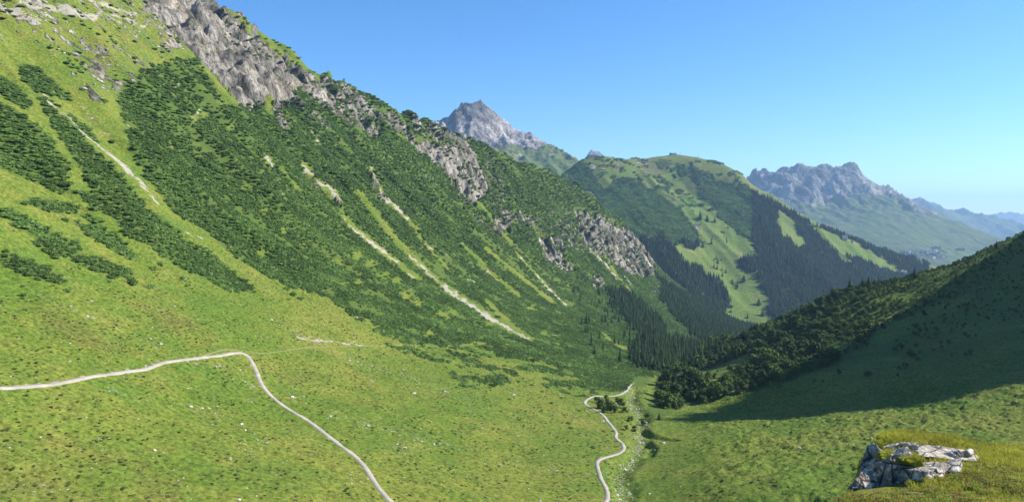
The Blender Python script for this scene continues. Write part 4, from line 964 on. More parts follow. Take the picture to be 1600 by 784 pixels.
# bushes by the stream trail
for k, (p, q, r) in enumerate([(940, 632, 13), (955, 634, 14), (968, 630, 12), (932, 625, 8), (948, 625, 11), (976, 640, 9), (984, 655, 8), (978, 668, 7), (990, 670, 8), (1004, 660, 8), (1012, 650, 8), (960, 640, 11), (945, 640, 9)]):
    h = ray_hit(HG, p, q + r * .5)
    R_ = r / F * h[1]
    set_thing('willow_shrub', SHRUB_V[k % 4], (h[0], h[1], h[2] - .1), 'mid-green shrub in the clump inside the stream trail bend' if k in (0, 1, 2, 4, 11, 12) else 'dark shrub at the edge of the stream gully', 'shrub', 'shrubs in the stream trail bend' if k in (0, 1, 2, 4, 11, 12) else 'shrubs at the stream gully', (R_ * 1.8, R_ * 1.8, R_ * 1.35), k * 1.1)
# forests of the mountain across the valley
fx, fy = jitter_grid(0, 1500, 1400, 2720, 5.6); fz = MG(fx, fy); fp, fq = project(fx, fy, fz)
m = poly_soft(fp, fq, MF, 6, 0) & ~poly_soft(fp, fq, MF_CLEAR, 4, 0) & (RS.rand(len(fx)) < .9)
m |= (RS.rand(len(fx)) < .5 * sst(.05, .3, fbm(fx / 45, fy / 45, 3))) & (fq < 330) & (fp > 890) & (fp < 1160) & ~in_poly(fp, fq, MF_CLEAR[6])
m |= (RS.rand(len(fx)) < .05) & in_poly(fp, fq, [(1060, 380), (1130, 330), (1190, 400), (1160, 470), (1100, 400)]) & (fbm(fx / 60, fy / 60, 2) > .12)
fx, fy, fz, fp, fq = [a[m] for a in (fx, fy, fz, fp, fq)]
low = (fq > 372 + 25 * fbm(fp / 30, fq / 30, 2)) | (fp > 1175)
fh = np.where(low, RS.uniform(8, 19, len(fx)), RS.uniform(5, 8.5, len(fx)))
mass('mountain_spruce_forest', np.stack([fx, fy, fz], 1)[low], np.stack([fh * 1.25, fh * 1.25, fh], 1)[low], RS.uniform(0, 6.28, low.sum()), SPRUCE_J)
mass('mountain_scrub', np.stack([fx, fy, fz], 1)[~low], np.stack([fh * .95, fh * .95, fh * .95], 1)[~low], RS.uniform(0, 6.28, (~low).sum()), PINE_V)
_txt = ['upper left spot', 'upper middle spot', 'upper right spot']
for k, (p, q, r) in enumerate(MF_SPOTS):
    h = ray_hit(lambda x, y: np.maximum(MG(x, y), -9e3), p, q + r, 1400, 2900)
    if h is None: continue
    H_ = max(9, r * 2.0 / F * h[1])
    lb = 'dark tree clump high on the bright pasture of the far mountain' if q < 400 else 'lone dark spruce on the bright lower pasture across the valley'
    tree('spruce', SPRUCE_V[k % 4], h, H_, lb, 'spruce', 'lone trees on the pasture across the valley' if q >= 400 else 'high trees on the pasture across the valley', 1.7, k * .9)
print('trees', len(sx), len(wx), len(fx), time.time() - T00)

# ================================================================ stones and low heath on the grass
qx, qy = jitter_grid(-330, 130, 130, 560, 1.35); qz = LAND(qx, qy); qp, qq = project(qx, qy, qz)
m = in_frame(qp, qq, 10) & (axis_coords(qx, qy)[1] > 3); qx, qy, qz, qp, qq = [a[m] for a in (qx, qy, qz, qp, qq)]
near = np.full(len(qx), 1e9)
for line, w in TRAILS: near = np.minimum(near, line_dist(qx, qy, line[::2], 15)[0])
zon = np.zeros(len(qx), bool)
for poly in PINES.values(): zon |= in_poly(qp, qq, poly)
dn = .055 * sst(-.25, .3, fbm(qx / 16, qy / 16, 3)) * sst(380, 560, qq) + .012 * sst(.0, .4, fbm(qx / 9, qy / 9, 3))
for line, w in SCREE:
    if line[0][1] > 450 and w < 3.5: d, _ = line_dist(qp, qq, line, 40); dn = np.maximum(dn, .26 * (1 - sst(2, 16, d)) * sst(-.3, .2, fbm(qx / 5, qy / 5, 2)))
for a, b, r in [(172, 607, 9), (30, 562, 10), (225, 625, 18), (250, 640, 14), (330, 650, 26), (60, 765, 20), (95, 770, 16), (30, 740, 14), (160, 690, 20), (395, 710, 12), (310, 572, 8), (460, 620, 10), (560, 745, 20), (640, 690, 30), (10, 700, 12), (390, 690, 30)]:
    dn = np.maximum(dn, .38 * (1 - sst(r * .4, r * 1.4, np.hypot(qp - a, (qq - b) * 1.6))))
dn = dn * ~zon * (near > 2.2)
m = RS.rand(len(qx)) < dn; bx, by, bz, bp, bq = [a[m] for a in (qx, qy, qz, qp, qq)]
bs = np.clip(.17 * RS.rand(len(bx)) ** -.36, .17, .8) * RS.uniform(.8, 1.2, len(bx))
order = np.argsort(-bs / by); ONE = order[:285]; rest = order[285:]
def stone_where(p, q):
    tr = np.interp(p, [0, 100, 232, 379], [605, 596, 577, 548])
    if p < 379 and q < tr: return 'on the grass above the left trail'
    if p < 200: return 'on the brownish grass at the lower left'
    if p < 379: return 'on the slope under the trail bend'
    pr = np.interp(q, [548, 606, 656, 712, 784], [379, 412, 480, 555, 612])
    if p < pr: return 'on the grass just left of the descending trail'
    if p < pr + 110: return 'on the grass just right of the descending trail'
    return 'on the grass between descending trail and stream trail'
for k in ONE:
    w = stone_where(bp[k], bq[k]); _w = place_words(bp[k], bq[k], bs[k], bp[ONE], bq[ONE], bs[ONE])
    set_thing('limestone_block', STONE_V[k % 6], (bx[k], by[k], bz[k] + bs[k] * .1), _w[0] + 'pale stone ' + w + _w[1], 'stone', 'pale stones ' + w, (bs[k] * 1.15, bs[k], bs[k] * .85), float(k % 60) * .1)
mass('scattered_stones', np.stack([bx, by, bz + bs * .15], 1)[rest], np.stack([bs * 1.1, bs, bs * .8], 1)[rest], RS.uniform(0, 6.28, len(rest)), STONE_V)
ux, uy = jitter_grid(-480, -120, 300, 760, 3.2); uz = HG(ux, uy); up_, uq_ = project(ux, uy, uz)
m = in_poly(up_, uq_, ROCKY_GRASS) & (CREST_U(ux, uy) < 0) & (RS.rand(len(ux)) < .6 * sst(-.05, .4, fbm(ux / 20, uy / 20, 3)) + .03)
ux, uy, uz = ux[m], uy[m], uz[m]; us = np.clip(.45 * RS.rand(len(ux)) ** -.4, .4, 2.2)
mass('slope_rubble', np.stack([ux, uy, uz + us * .1], 1), np.stack([us * 1.2, us, us * .8], 1), RS.uniform(0, 6.28, len(ux)), STONE_V)
hd = (.42 * sst(-.2, .35, fbm(qx / 11 + 3, qy / 11, 3)) + .08) * sst(330, 480, qq) * ~zon * (near > 1.05)
jx, jy = qp + 14 * fbm(qp / 30, qq / 30, 2), qq
for p in DRY: hd = np.maximum(hd, .5 * in_poly(jx, jy, p) * (near > 1.8))
m = RS.rand(len(qx)) < hd; hx, hy, hz = qx[m], qy[m], qz[m]; hs = RS.uniform(.35, .85, len(hx))
mass('low_heath', np.stack([hx, hy, hz - .05], 1), np.stack([hs, hs, hs * .55], 1), RS.uniform(0, 6.28, len(hx)), HEATH_V + GTUFT_V)
# grass tussocks on the trodden meadow
tx, ty = jitter_grid(38, 322, 184, 415, .95); tz = LAND(tx, ty); tp_, tq_ = project(tx, ty, tz)
m = in_frame(tp_, tq_, 10) & (axis_coords(tx, ty)[1] < -7)
ta_ = tx * .30 - ty * .95 + 5 * fbm(tx / 30, ty / 30, 3); tb_ = tx * .95 + ty * .30 + 6 * fbm(tx / 25 + 9, ty / 25, 2)
m &= RS.rand(len(tx)) < .42 * sst(.55, .85, ridged(tb_ / 8.0, ta_ / 3.4, 3, .6)) + .07
tx, ty, tz = tx[m], ty[m], tz[m]; ts = RS.uniform(.4, .8, len(tx))
MAT_TUSS = leaf_material('tussock_grass', (.10, .18, .025), (.20, .265, .045), .25)
TUSS_V = [pine_bush_mesh(k + 120, MAT_TUSS, 40) for k in range(3)]
mass('meadow_tussocks', np.stack([tx, ty, tz - .05], 1), np.stack([ts, ts, ts * .75], 1), RS.uniform(0, 6.28, len(tx)), TUSS_V)
# stones in the stream bed and on the meadow at the right
_i = RS.randint(0, len(STREAM), 900); vx = STREAM[_i, 0] + RS.normal(0, 1.7, 900); vy = STREAM[_i, 1] + RS.normal(0, 1.7, 900); vs = np.clip(.15 * RS.rand(900) ** -.4, .14, .8)
mass('stream_stones', np.stack([vx, vy, LAND(vx, vy) + vs * .15], 1), np.stack([vs, vs, vs * .8], 1), RS.uniform(0, 6.28, 900), STONE_V)
for k, (p, q, s, txt) in enumerate([(1249, 700, .8, 'grey boulder alone on the hummocky meadow left of the rock outcrop'), (1290, 703, .5, 'small pale stone beside the grey boulder on the meadow'), (1361, 684, .6, 'pale stone on the meadow left above the outcrop'), (1334, 695, .5, 'low stone on the meadow left of the outcrop'), (1356, 648, .4, 'small white stone on the meadow under the shadow edge'), (1514, 654, .6, 'grey stone on the meadow above the outcrop right end'), (1443, 656, .4, 'little stone high on the right meadow'),
        (1037, 692, 1.0, 'white boulder in the dark bank beside the stream'), (1010, 664, .7, 'pale boulder at the top of the stream gully'), (1015, 771, .6, 'white stone low on the meadow right of the stream'), (1063, 760, .4, 'tiny white stone on the lower meadow right of the stream'), (1024, 703, .6, 'small stone under the dark stream bank')]):
    h = ray_hit(LAND, p, q)
    if h is not None: set_thing('boulder', STONE_V[k % 6], (h[0], h[1], h[2] + s * .1), txt, 'boulder', None, (s, s, s * .8), k * .8)
print('stones', len(bx), len(hx), time.time() - T00)
# ================================================================ the grassy knoll and the rock outcrop beside the viewpoint
KN = [ray(*p) for p in [(1395, 684, 10.4), (1450, 687, 10.6), (1500, 693, 10.8), (1550, 698, 11.0), (1600, 704, 11.2), (1690, 714, 11.4), (1440, 702, 10.0), (1530, 717, 9.6), (1600, 727, 9.6), (1530, 747, 8.6), (1600, 752, 8.6), (1680, 740, 9.0),
      (1540, 788, 7.6), (1620, 788, 7.6), (1470, 788, 7.7), (1440, 768, 8.4), (1340, 782, 8.1), (1390, 780, 8.1), (1330, 788, 7.9), (1300, 790, 8.0), (1250, 812, 8.0), (1380, 735, 9.6), (1460, 735, 9.2)]]
KN += [(0, 0, -1.75), (1, 3, -2.3), (2.2, 4, -2.5), (4, 5.2, -2.75), (0, 6, -3.1), (7, 4.5, -2.1), (9.5, 8, -2.8), (10, 3, -1.6), (-3, 3, -2.6), (-3, -2, -2.2), (3, -2, -1.2), (2, 8, -3.4), (0, 12, -3.9), (5, 2, -1.8), (3, 12, -3.6), (6, 13, -3.4), (10, 13, -3.5)]
KN_F = tps_fit(KN, .0)
BRINK = [(-3, 5.2), (1.5, 6.6), (3.2, 7.75), (3.75, 8.35), (4.3, 9.2), (4.75, 9.9), (5.15, 10.5), (5.6, 10.95), (7.5, 11.5), (10.6, 12.0)]
def KNOLL(x, y):
    x = np.asarray(x, float); y = np.asarray(y, float)
    over = y - np.interp(x, [b[0] for b in BRINK], [b[1] for b in BRINK])
    return KNOLL0(x, y) - 5.5 * sst(0, 2.2, over + .15 * fbm(x / .6, y / .6, 2))
def KNOLL0(x, y): return KN_F(x, y) + .035 * fbm(np.asarray(x) / .5, np.asarray(y) / .5, 3) + .05 * fbm(np.asarray(x) / 1.3, np.asarray(y) / 1.3, 2)
_x = np.linspace(-3, 10.5, 194); _y = np.linspace(-2, 13.4, 221); KX, KY = np.meshgrid(_x, _y); KZ = KNOLL(KX, KY)
_e = np.minimum(np.minimum(KX + 3, 10.5 - KX), np.minimum(KY + 2, 13.4 - KY)); KZ = KZ - 3.5 * (1 - sst(0, .9, _e))
def turf_material():
    n = NT('knoll_turf'); f = n.noise(9, 4, .7); g = n.noise(1.6, 3)
    c = n.mix(f, (.10, .12, .022), (.24, .25, .04)); c = n.mix(n.ramp(g, .45, .65, 0, .7), c, (.13, .085, .03))
    return n.finish(c, n.bump(f, .6, .05), .95, .1)
sheet('grassy_knoll', KX, KY, KZ, {}, turf_material())

def outcrop_material():
    n = NT('outcrop_limestone')
    big = n.noise(1.7, 5, .6); lic = n.noise(5.5, 5, .7); cr = n.voronoi(3.2, 'DISTANCE_TO_EDGE', 'Distance', n.t.nodes.new('ShaderNodeTexCoord').outputs['Object']); f = n.noise(22, 4, .75)
    c = n.mix(n.ramp(big, .38, .62), (.24, .21, .17), (.48, .43, .36))
    c = n.mix(n.ramp(lic, .5, .62, 0, .75), c, (.70, .65, .56)); c = n.mix(n.ramp(n.noise(3.1, 4, .7), .56, .66, 0, .85), c, (.07, .066, .06))
    c = n.bright(c, n.ramp(f, .3, .7, .75, 1.15)); c = n.mix(n.ramp(n.noise(2.2, 3), .62, .72, 0, .6), c, (.14, .11, .05)); c = n.bright(c, n.ramp(cr, .0, .055, .22, 1.0))
    nb = n.bump(n.math('ADD', n.math('MULTIPLY', lic, .6), n.math('MULTIPLY', f, .35)), .8, .05)
    nb = n.bump(n.ramp(cr, 0, .05), .35, .03, nb)
    return n.finish(c, nb, .9, .2)
MAT_OUT = outcrop_material()
def block_mesh(name, seed, size, rot=(0, 0, 0), planes=14, noise=.05, mat=None, sub=5):
    R = random.Random(seed); bm = bmesh.new(); bmesh.ops.create_icosphere(bm, subdivisions=sub, radius=1.0)
    V = np.array([v.co[:] for v in bm.verts]); faces = [tuple(v.index for v in f.verts) for f in bm.faces]; bm.free()
    q = np.full(len(V), 1.3)
    for _ in range(planes):
        nn = unit(np.array([R.gauss(0, 1), R.gauss(0, 1), R.gauss(0, .8)])); dd = R.uniform(.5, .9); c = V @ nn
        q = np.minimum(q, np.where(c > .05, dd / np.maximum(c, .05), 9))
    V = V * q[:, None] * np.array(size)
    w = V / max(size)
    d = ridged(w[:, 0] * 2.2 + w[:, 2] * 1.5 + seed, w[:, 1] * 2.2 - w[:, 2] * 2.6, 4) - .55
    strata = np.abs(((w[:, 2] * 3.6 + .9 * w[:, 0] + .5 * fbm(w[:, 0] * 2, w[:, 1] * 2, 2)) % 1) - .5) - .25
    fine = fbm(w[:, 0] * 9 + seed, w[:, 2] * 9 + w[:, 1] * 4, 4)
    V = V * (1 + noise * 2.0 * d + .10 * strata + .05 * fine)[:, None]
    rx, ry, rz = rot
    for ax, a in ((0, rx), (1, ry), (2, rz)):
        c, s = math.cos(a), math.sin(a); i, j = [(1, 2), (2, 0), (0, 1)][ax]
        A = V[:, i] * c - V[:, j] * s; B = V[:, i] * s + V[:, j] * c; V[:, i], V[:, j] = A, B
    return make_mesh(name, V, faces, [mat or MAT_OUT], False)
def at(px, py, d): return Vector(ray(px, py, d))
oc = bpy.data.objects.new('rock_outcrop', None); COL.objects.link(oc); oc.location = at(1420, 775, 9.3); oc.empty_display_size = .3
tag(oc, 'weathered pale limestone outcrop with grass cap and moss at the lower right', 'rock outcrop')
def oblock(name, seed, px, py, d, size, rot=(0, 0, 0), label=None, noise=.06, mat=None, sub=5, planes=14):
    o = put(name, block_mesh(name, seed, size, rot, planes, noise, mat, sub), at(px, py, d) - oc.location, oc)
    if label: o['label'] = label
    return o
oblock('boulder', 3, 1388, 748, 9.15, (.47, .42, .34), (0, -.35, .2), 'dark shaded lower block')
oblock('boulder', 8, 1433, 740, 8.95, (.36, .30, .16), (-.1, -.28, .1))
oblock('boulder', 15, 1407, 707, 9.45, (.22, .24, .17), (0, .1, .5))
oblock('ledge', 21, 1452, 706, 9.75, (.45, .28, .085), (.05, .05, -.08), 'flat lit slab under the grass cap')
oblock('ledge', 27, 1432, 697, 9.95, (.34, .22, .06), (0, .03, .1))
oblock('ledge', 29, 1492, 712, 9.6, (.20, .20, .10), (.1, .25, .3))
oblock('slab', 33, 1478, 736, 9.0, (.36, .22, .11), (.2, -.55, -.1), 'slanting grey slab in shade')
oblock('boulder', 37, 1372, 731, 9.35, (.26, .26, .22), (.1, -.5, .4))
oblock('slab', 39, 1350, 765, 9.0, (.22, .25, .20), (0, -.6, .1))
st = block_mesh('loose_stone', 41, (.09, .08, .07), noise=.03, sub=3)
tag(put('loose_stone', st, at(1513, 709, 9.55)), 'small rounded white stone at the right end of the rock outcrop', 'stone')
def moss_material():
    n = NT('moss'); f = n.noise(30, 4, .7); c = n.mix(f, (.12, .15, .015), (.30, .31, .04)); return n.finish(c, n.bump(f, .9, .03), .95, .05)
MAT_MOSS = moss_material()
for s_, p_, q_, d_, sz in [(51, 1404, 712, 9.12, (.20, .17, .06)), (53, 1424, 718, 8.98, (.15, .13, .05)), (55, 1386, 718, 9.2, (.11, .12, .055))]:
    oblock('moss_patch', s_, p_, q_, d_, sz, noise=.1, mat=MAT_MOSS, sub=4, planes=5)

# ---- grass, leaves and stalks of the knoll
def grass_clump(seed, mat, blades=11, h=1.0, spread=.35, w=.035):
    R = random.Random(seed); V, Fc = [], []
    for _ in range(blades):
        a = R.uniform(0, 6.28); p = np.array([math.cos(a), math.sin(a), 0]) * R.uniform(0, spread); L = h * R.uniform(.55, 1.1); b = R.uniform(0, 6.28); lean = R.uniform(.1, .75)
        s = np.array([-math.sin(b), math.cos(b), 0]) * w; k = len(V)
        for i, f in enumerate((0, .4, .75)):
            c = p + np.array([math.cos(b) * lean * f * f * L, math.sin(b) * lean * f * f * L, L * f * (1 - .25 * lean * f)]); V += [c - s * (1 - f * .7), c + s * (1 - f * .7)]
        V.append(p + np.array([math.cos(b) * lean * L, math.sin(b) * lean * L, L * (1 - .25 * lean)]))
        Fc += [(k, k + 1, k + 3, k + 2), (k + 2, k + 3, k + 5, k + 4), (k + 4, k + 5, k + 6)]
    return make_mesh('grass_clump', V, Fc, [mat])
MAT_BLADE = leaf_material('grass_blades', (.32, .37, .04), (.56, .52, .09), .45)
MAT_LEAF = leaf_material('bilberry_leaves', (.21, .30, .035), (.44, .44, .075), .4)
MAT_RUST = leaf_material('rusty_leaves', (.20, .12, .045), (.30, .22, .07), .2)
def leaf_clump(seed, mat, n=26):
    R = random.Random(seed); V, Fc = [], []
    for _ in range(n):
        o = np.array([R.uniform(-.6, .6), R.uniform(-.6, .6), R.uniform(.1, .75)]); d = unit(np.array([R.gauss(0, 1), R.gauss(0, 1), R.uniform(-.1, .9)])); s = unit(np.cross(d, np.array([R.uniform(-.4, .4), R.uniform(-.4, .4), 1])))
        quad_leaf(V, Fc, o, d, s, R.uniform(.22, .4), R.uniform(.07, .12))
    return make_mesh('leaf_clump', V, Fc, [mat])
GRASS_V = [grass_clump(k, MAT_BLADE) for k in range(5)]; LEAF_V = [leaf_clump(k + 9, MAT_LEAF) for k in range(6)] + [leaf_clump(k + 19, MAT_RUST) for k in range(2)]
N_ = 46000
gx, gy = RS.uniform(2.2, 9.5, N_), RS.uniform(4.5, 12.6, N_); gz = KNOLL(gx, gy); gp, gq = project(gx, gy, gz)
onrock = in_poly(gp, gq, [(1318, 770), (1322, 755), (1340, 735), (1365, 706), (1400, 694), (1510, 702), (1512, 716), (1470, 745), (1435, 764), (1400, 770)])
okk = (gp > 1200) & (gp < 1680) & (gq < 860) & ~onrock
leafy = sst(-.15, .2, fbm(gx / .9, gy / .9, 3) + .5 * sst(725, 745, gq + .12 * (1600 - gp)) - .35) > RS.rand(N_)
m = okk & ~leafy & (RS.rand(N_) < .75)
hs_ = RS.uniform(.055, .12, m.sum()) * np.interp(gq[m], [690, 720, 780], [.72, .8, .7])
mass('knoll_grass', np.stack([gx[m], gy[m], gz[m] - .005], 1), np.stack([hs_ * .9, hs_ * .9, hs_], 1), RS.uniform(0, 6.28, m.sum()), GRASS_V)
m = okk & leafy & (RS.rand(N_) < .85); hs_ = RS.uniform(.035, .075, m.sum())
mass('bilberry_cover', np.stack([gx[m], gy[m], gz[m] - .004], 1), np.stack([hs_, hs_, hs_], 1), RS.uniform(0, 6.28, m.sum()), LEAF_V)
# grass in the pocket between the slabs, on the cap and round the moss
cap = []
for p_, q_, d_, n_, ex, ey in [(1472, 722, 9.25, 90, .16, .12), (1405, 708, 9.12, 200, .17, .13), (1424, 714, 8.98, 120, .12, .1), (1440, 687, 10.05, 260, .42, .16), (1480, 693, 10.0, 160, .25, .16), (1400, 684, 10.1, 60, .12, .1), (1448, 758, 8.62, 160, .2, .14), (1470, 752, 8.6, 140, .18, .14)]:
    c = at(p_, q_, d_)
    for _ in range(n_): cap.append((c.x + RS.uniform(-1, 1) * ex, c.y + RS.uniform(-1, 1) * ey, c.z - .02 + RS.uniform(-.01, .02)))
cap = np.array(cap); hs_ = RS.uniform(.035, .07, len(cap))
mass('ledge_grass', cap, np.stack([hs_, hs_, hs_], 1), RS.uniform(0, 6.28, len(cap)), GRASS_V)
MAT_STALK = simple('dry_stalk', (.42, .36, .20), .8)
def stalk(p0, p1, p2, label, r=.0035, ear=True):
    A, B, C_ = Vector(p0), Vector(p1), Vector(p2); V, Fc = [], []
    for i in range(13):
        t = i / 12; c = A * (1 - t) ** 2 + B * 2 * t * (1 - t) + C_ * t * t; rr = r * (1 - .6 * t)
        for j in range(5):
            a = 6.283 * j / 5; V.append((c.x + rr * math.cos(a), c.y + rr * .6 * math.sin(a), c.z + rr * math.sin(a) * .9))
        if i:
            k = 5 * (i - 1)
            Fc += [(k + j, k + (j + 1) % 5, k + 5 + (j + 1) % 5, k + 5 + j) for j in range(5)]
    c0 = Vector(V[0]); o = put('grass_stalk', make_mesh('grass_stalk', [tuple(Vector(v) - A) for v in V], Fc, [MAT_STALK], True), A)
    return tag(o, label, 'grass stalk')
stalk(at(1478, 790, 8.2), at(1462, 762, 8.2), at(1440, 745, 8.15), 'longest pale grass stalk arching left in front of the outcrop')
stalk(at(1472, 788, 8.3), at(1468, 770, 8.3), at(1455, 752, 8.25), 'second pale grass stalk close right of the longest one')
stalk(at(1460, 786, 8.0), at(1448, 765, 8.0), at(1412, 769, 7.95), 'low pale grass stalk bent flat to the left under the outcrop')
stalk(at(1363, 782, 8.3), at(1362, 765, 8.3), at(1359, 752, 8.3), 'short upright grass stalk before the dark lower rock')
stalk(at(1464, 722, 9.0), at(1458, 714, 9.0), at(1450, 707, 8.95), 'short grass stalk leaning left in the pocket of the outcrop')
print('knoll', time.time() - T00)
# ================================================================ buildings, snow fences, poles far off
MAT_WALLS = [simple('plaster_%d' % k, c) for k, c in enumerate([(.62, .58, .52), (.45, .37, .29), (.26, .18, .12), (.70, .68, .64)])]
MAT_ROOFS = [simple('roofing_%d' % k, c) for k, c in enumerate([(.16, .13, .12), (.34, .17, .12), (.11, .11, .12), (.42, .30, .26)])]
MAT_GLASS = simple('window_glass', (.05, .06, .08), .2, .5); MAT_STEEL = simple('weathered_steel', (.10, .09, .085), .6); MAT_TIMBER = simple('weathered_timber', (.17, .13, .10))
def box(V, Fc, x0, x1, y0, y1, z0, z1):
    k = len(V); V += [(x0, y0, z0), (x1, y0, z0), (x1, y1, z0), (x0, y1, z0), (x0, y0, z1), (x1, y0, z1), (x1, y1, z1), (x0, y1, z1)]
    Fc += [(k, k + 3, k + 2, k + 1), (k + 4, k + 5, k + 6, k + 7), (k, k + 1, k + 5, k + 4), (k + 1, k + 2, k + 6, k + 5), (k + 2, k + 3, k + 7, k + 6), (k + 3, k, k + 4, k + 7)]
def house_meshes(w, d, h, rise, wm, rm, flat=False):
    V, Fc = [], []; x, y = w / 2, d / 2
    V += [(-x, -y, -3), (x, -y, -3), (x, y, -3), (-x, y, -3), (-x, -y, h), (x, -y, h), (x, y, h), (-x, y, h)]
    Fc += [(0, 1, 5, 4), (1, 2, 6, 5), (2, 3, 7, 6), (3, 0, 4, 7)]
    if not flat:
        V += [(0, -y, h + rise * .94), (0, y, h + rise * .94)]; Fc += [(4, 5, 8), (6, 7, 9)]
    wall = make_mesh('wall', V, Fc, [wm])
    V, Fc = [], []
    if flat: box(V, Fc, -x - .8, x + .8, -y - .8, y + .8, h, h + .7)
    else:
        o, e = 1.0, .35; sl = rise / x; xx = x + o
        for s in (-1, 1):
            k = len(V); V += [(s * xx, -y - o, h - sl * o), (0, -y - o, h + rise), (0, y + o, h + rise), (s * xx, y + o, h - sl * o), (s * xx, -y - o, h - sl * o + e), (0, -y - o, h + rise + e), (0, y + o, h + rise + e), (s * xx, y + o, h - sl * o + e)]
            Fc += [(k, k + 1, k + 2, k + 3), (k + 4, k + 5, k + 6, k + 7), (k, k + 1, k + 5, k + 4), (k + 3, k + 2, k + 6, k + 7), (k, k + 3, k + 7, k + 4)]
    roof = make_mesh('roof', V, Fc, [rm])
    V, Fc = [], []
    for r in range(max(1, int(h / 3))):
        for i in range(max(2, int(w / 3.2))):
            cx = -x + (i + .5) * w / max(2, int(w / 3.2)); V += [(cx - .6, -y - .05, 1 + r * 2.9), (cx + .6, -y - .05, 1 + r * 2.9), (cx + .6, -y - .05, 2.3 + r * 2.9), (cx - .6, -y - .05, 2.3 + r * 2.9)]; k = len(V) - 4; Fc.append((k, k + 1, k + 2, k + 3))
    return wall, roof, make_mesh('window_row', V, Fc, [MAT_GLASS])
def building(name, meshes, loc, rz, label, cat, group=None, windows=True):
    r = bpy.data.objects.new(name, None); COL.objects.link(r); r.location = loc; r.rotation_euler = (0, 0, rz); tag(r, label, cat, group)
    put('wall', meshes[0], parent=r); put('roof', meshes[1], parent=r)
    if windows: put('window_row', meshes[2], parent=r)
    return r
def mid_at(px, py):
    return ray_hit(MG, px, py, 1400, 3000)
def on_crest(px):                          # the crest of the pasture mountain under a picture column
    d = np.linspace(2200, 3000, 400); x = (px - CX) / F * d; z = MG(x, d); k = int(np.argmax(z / d)); return x[k], d[k], z[k]
x, y, z = on_crest(1052)
b = building('summit_station', house_meshes(21, 14, 4.6, 0, MAT_WALLS[0], MAT_ROOFS[2], True), (x, y, z), .1, 'flat-roofed cable car station on the rounded summit across the valley', 'station')
V, Fc = [], []; box(V, Fc, -13, -10.45, -5, 5, -3, 6.8); put('tower', make_mesh('tower', V, Fc, [MAT_ROOFS[2]]), parent=b)
x, y, z = on_crest(1062.5); V, Fc = [], []; box(V, Fc, -.5, .5, -.5, .5, -1, 7); tag(put('mast', make_mesh('mast', V, Fc, [MAT_STEEL]), (x, y, z)), 'thin mast just right of the summit station', 'mast')
x, y, z = on_crest(1091); V, Fc = [], []; box(V, Fc, -.35, .35, -.35, .35, -1, 6.5); box(V, Fc, -2.4, 2.4, -.3, .3, 6.5, 7.1); tag(put('lift_pylon', make_mesh('lift_pylon', V, Fc, [MAT_STEEL]), (x, y, z)), 'lift pylon with crossbar on the small knob right of the summit', 'pylon')
x, y, z = on_crest(925); building('mountain_hut', house_meshes(24, 12, 4.2, 0, MAT_WALLS[1], MAT_ROOFS[0], True), (x - 3, y, z), .15, 'long low hut on the shoulder below the blue distant peak', 'hut')
x, y, z = on_crest(931); building('mountain_hut', house_meshes(11, 9, 3.4, 1.8, MAT_WALLS[0], MAT_ROOFS[1]), (x + 2, y - 4, z), -.2, 'small pitched-roof hut right beside the long low hut', 'hut')
for k, (p, q, w, lb) in enumerate([(1141, 480.5, 9, 'small reddish barn on the bright meadow across the valley'), (1320, 372.5, 22, 'pale farmhouse in the middle of the sunny meadow strip'), (1332, 379, 10, 'small barn right of the pale farmhouse on the meadow strip')]):
    h = mid_at(p, q)
    if h: building('farmhouse' if k != 0 else 'barn', house_meshes(w, w * .7, 4 + k % 2 * 2, 3, MAT_WALLS[(2, 3, 1)[k]], MAT_ROOFS[(1, 0, 0)[k]]), h, .2 + k, lb, 'house')
for k, (p, q) in enumerate([(1408.5, 425.5), (1413.5, 427.5)]):
    h = mid_at(p, q)
    if h: building('farmhouse', house_meshes(13, 10, 6, 4, MAT_WALLS[3], MAT_ROOFS[0]), h, .5 + k, ('left' if k == 0 else 'right') + ' white farmhouse of two just above the spur skyline', 'house')
# the village on the far valley floor
HK = [house_meshes(w, d, h, r, MAT_WALLS[a], MAT_ROOFS[b]) for w, d, h, r, a, b in [(15, 12, 8, 4, 0, 0), (13, 11, 7, 4, 2, 0), (18, 13, 9, 5, 1, 1), (12, 10, 6, 3.5, 3, 2), (20, 14, 10, 5, 0, 1)]]
RV = random.Random(5); n_h = 0
for p0, p1, q0, q1, n_, gtxt in [(1408, 1446, 392, 397.5, 16, 'in the western row of the far village'), (1446, 1462, 392.5, 396.5, 9, 'at the centre of the far village'), (1452, 1480, 397, 403.5, 16, 'in the lower part of the far village'), (1536, 1541, 387.5, 389, 2, 'at the far end of the valley near the dark skyline')]:
    for _ in range(n_):
        p, q = RV.uniform(p0, p1), RV.uniform(q0, q1)
        h = ray_hit(RG, p, q, 4200, 7000)
        if h is None: continue
        kk = 4 if 'centre' in gtxt and RV.random() < .5 else RV.randrange(5)
        look = ['pale house with dark roof ', 'dark timber house with dark roof ', 'brown house with reddish roof ', 'white house with grey roof ', 'large pale house with reddish roof '][kk]
        building('village_house', HK[kk], h, RV.uniform(-.6, .6), look + gtxt, 'house', look.strip() + 's ' + gtxt, True); n_h += 1
h = ray_hit(RG, 1451, 393.5, 4200, 7000)
if h: building('hotel', house_meshes(38, 18, 13, 6, MAT_WALLS[3], MAT_ROOFS[3]), h, .1, 'largest pale pink building at the upper end of the far village', 'hotel')
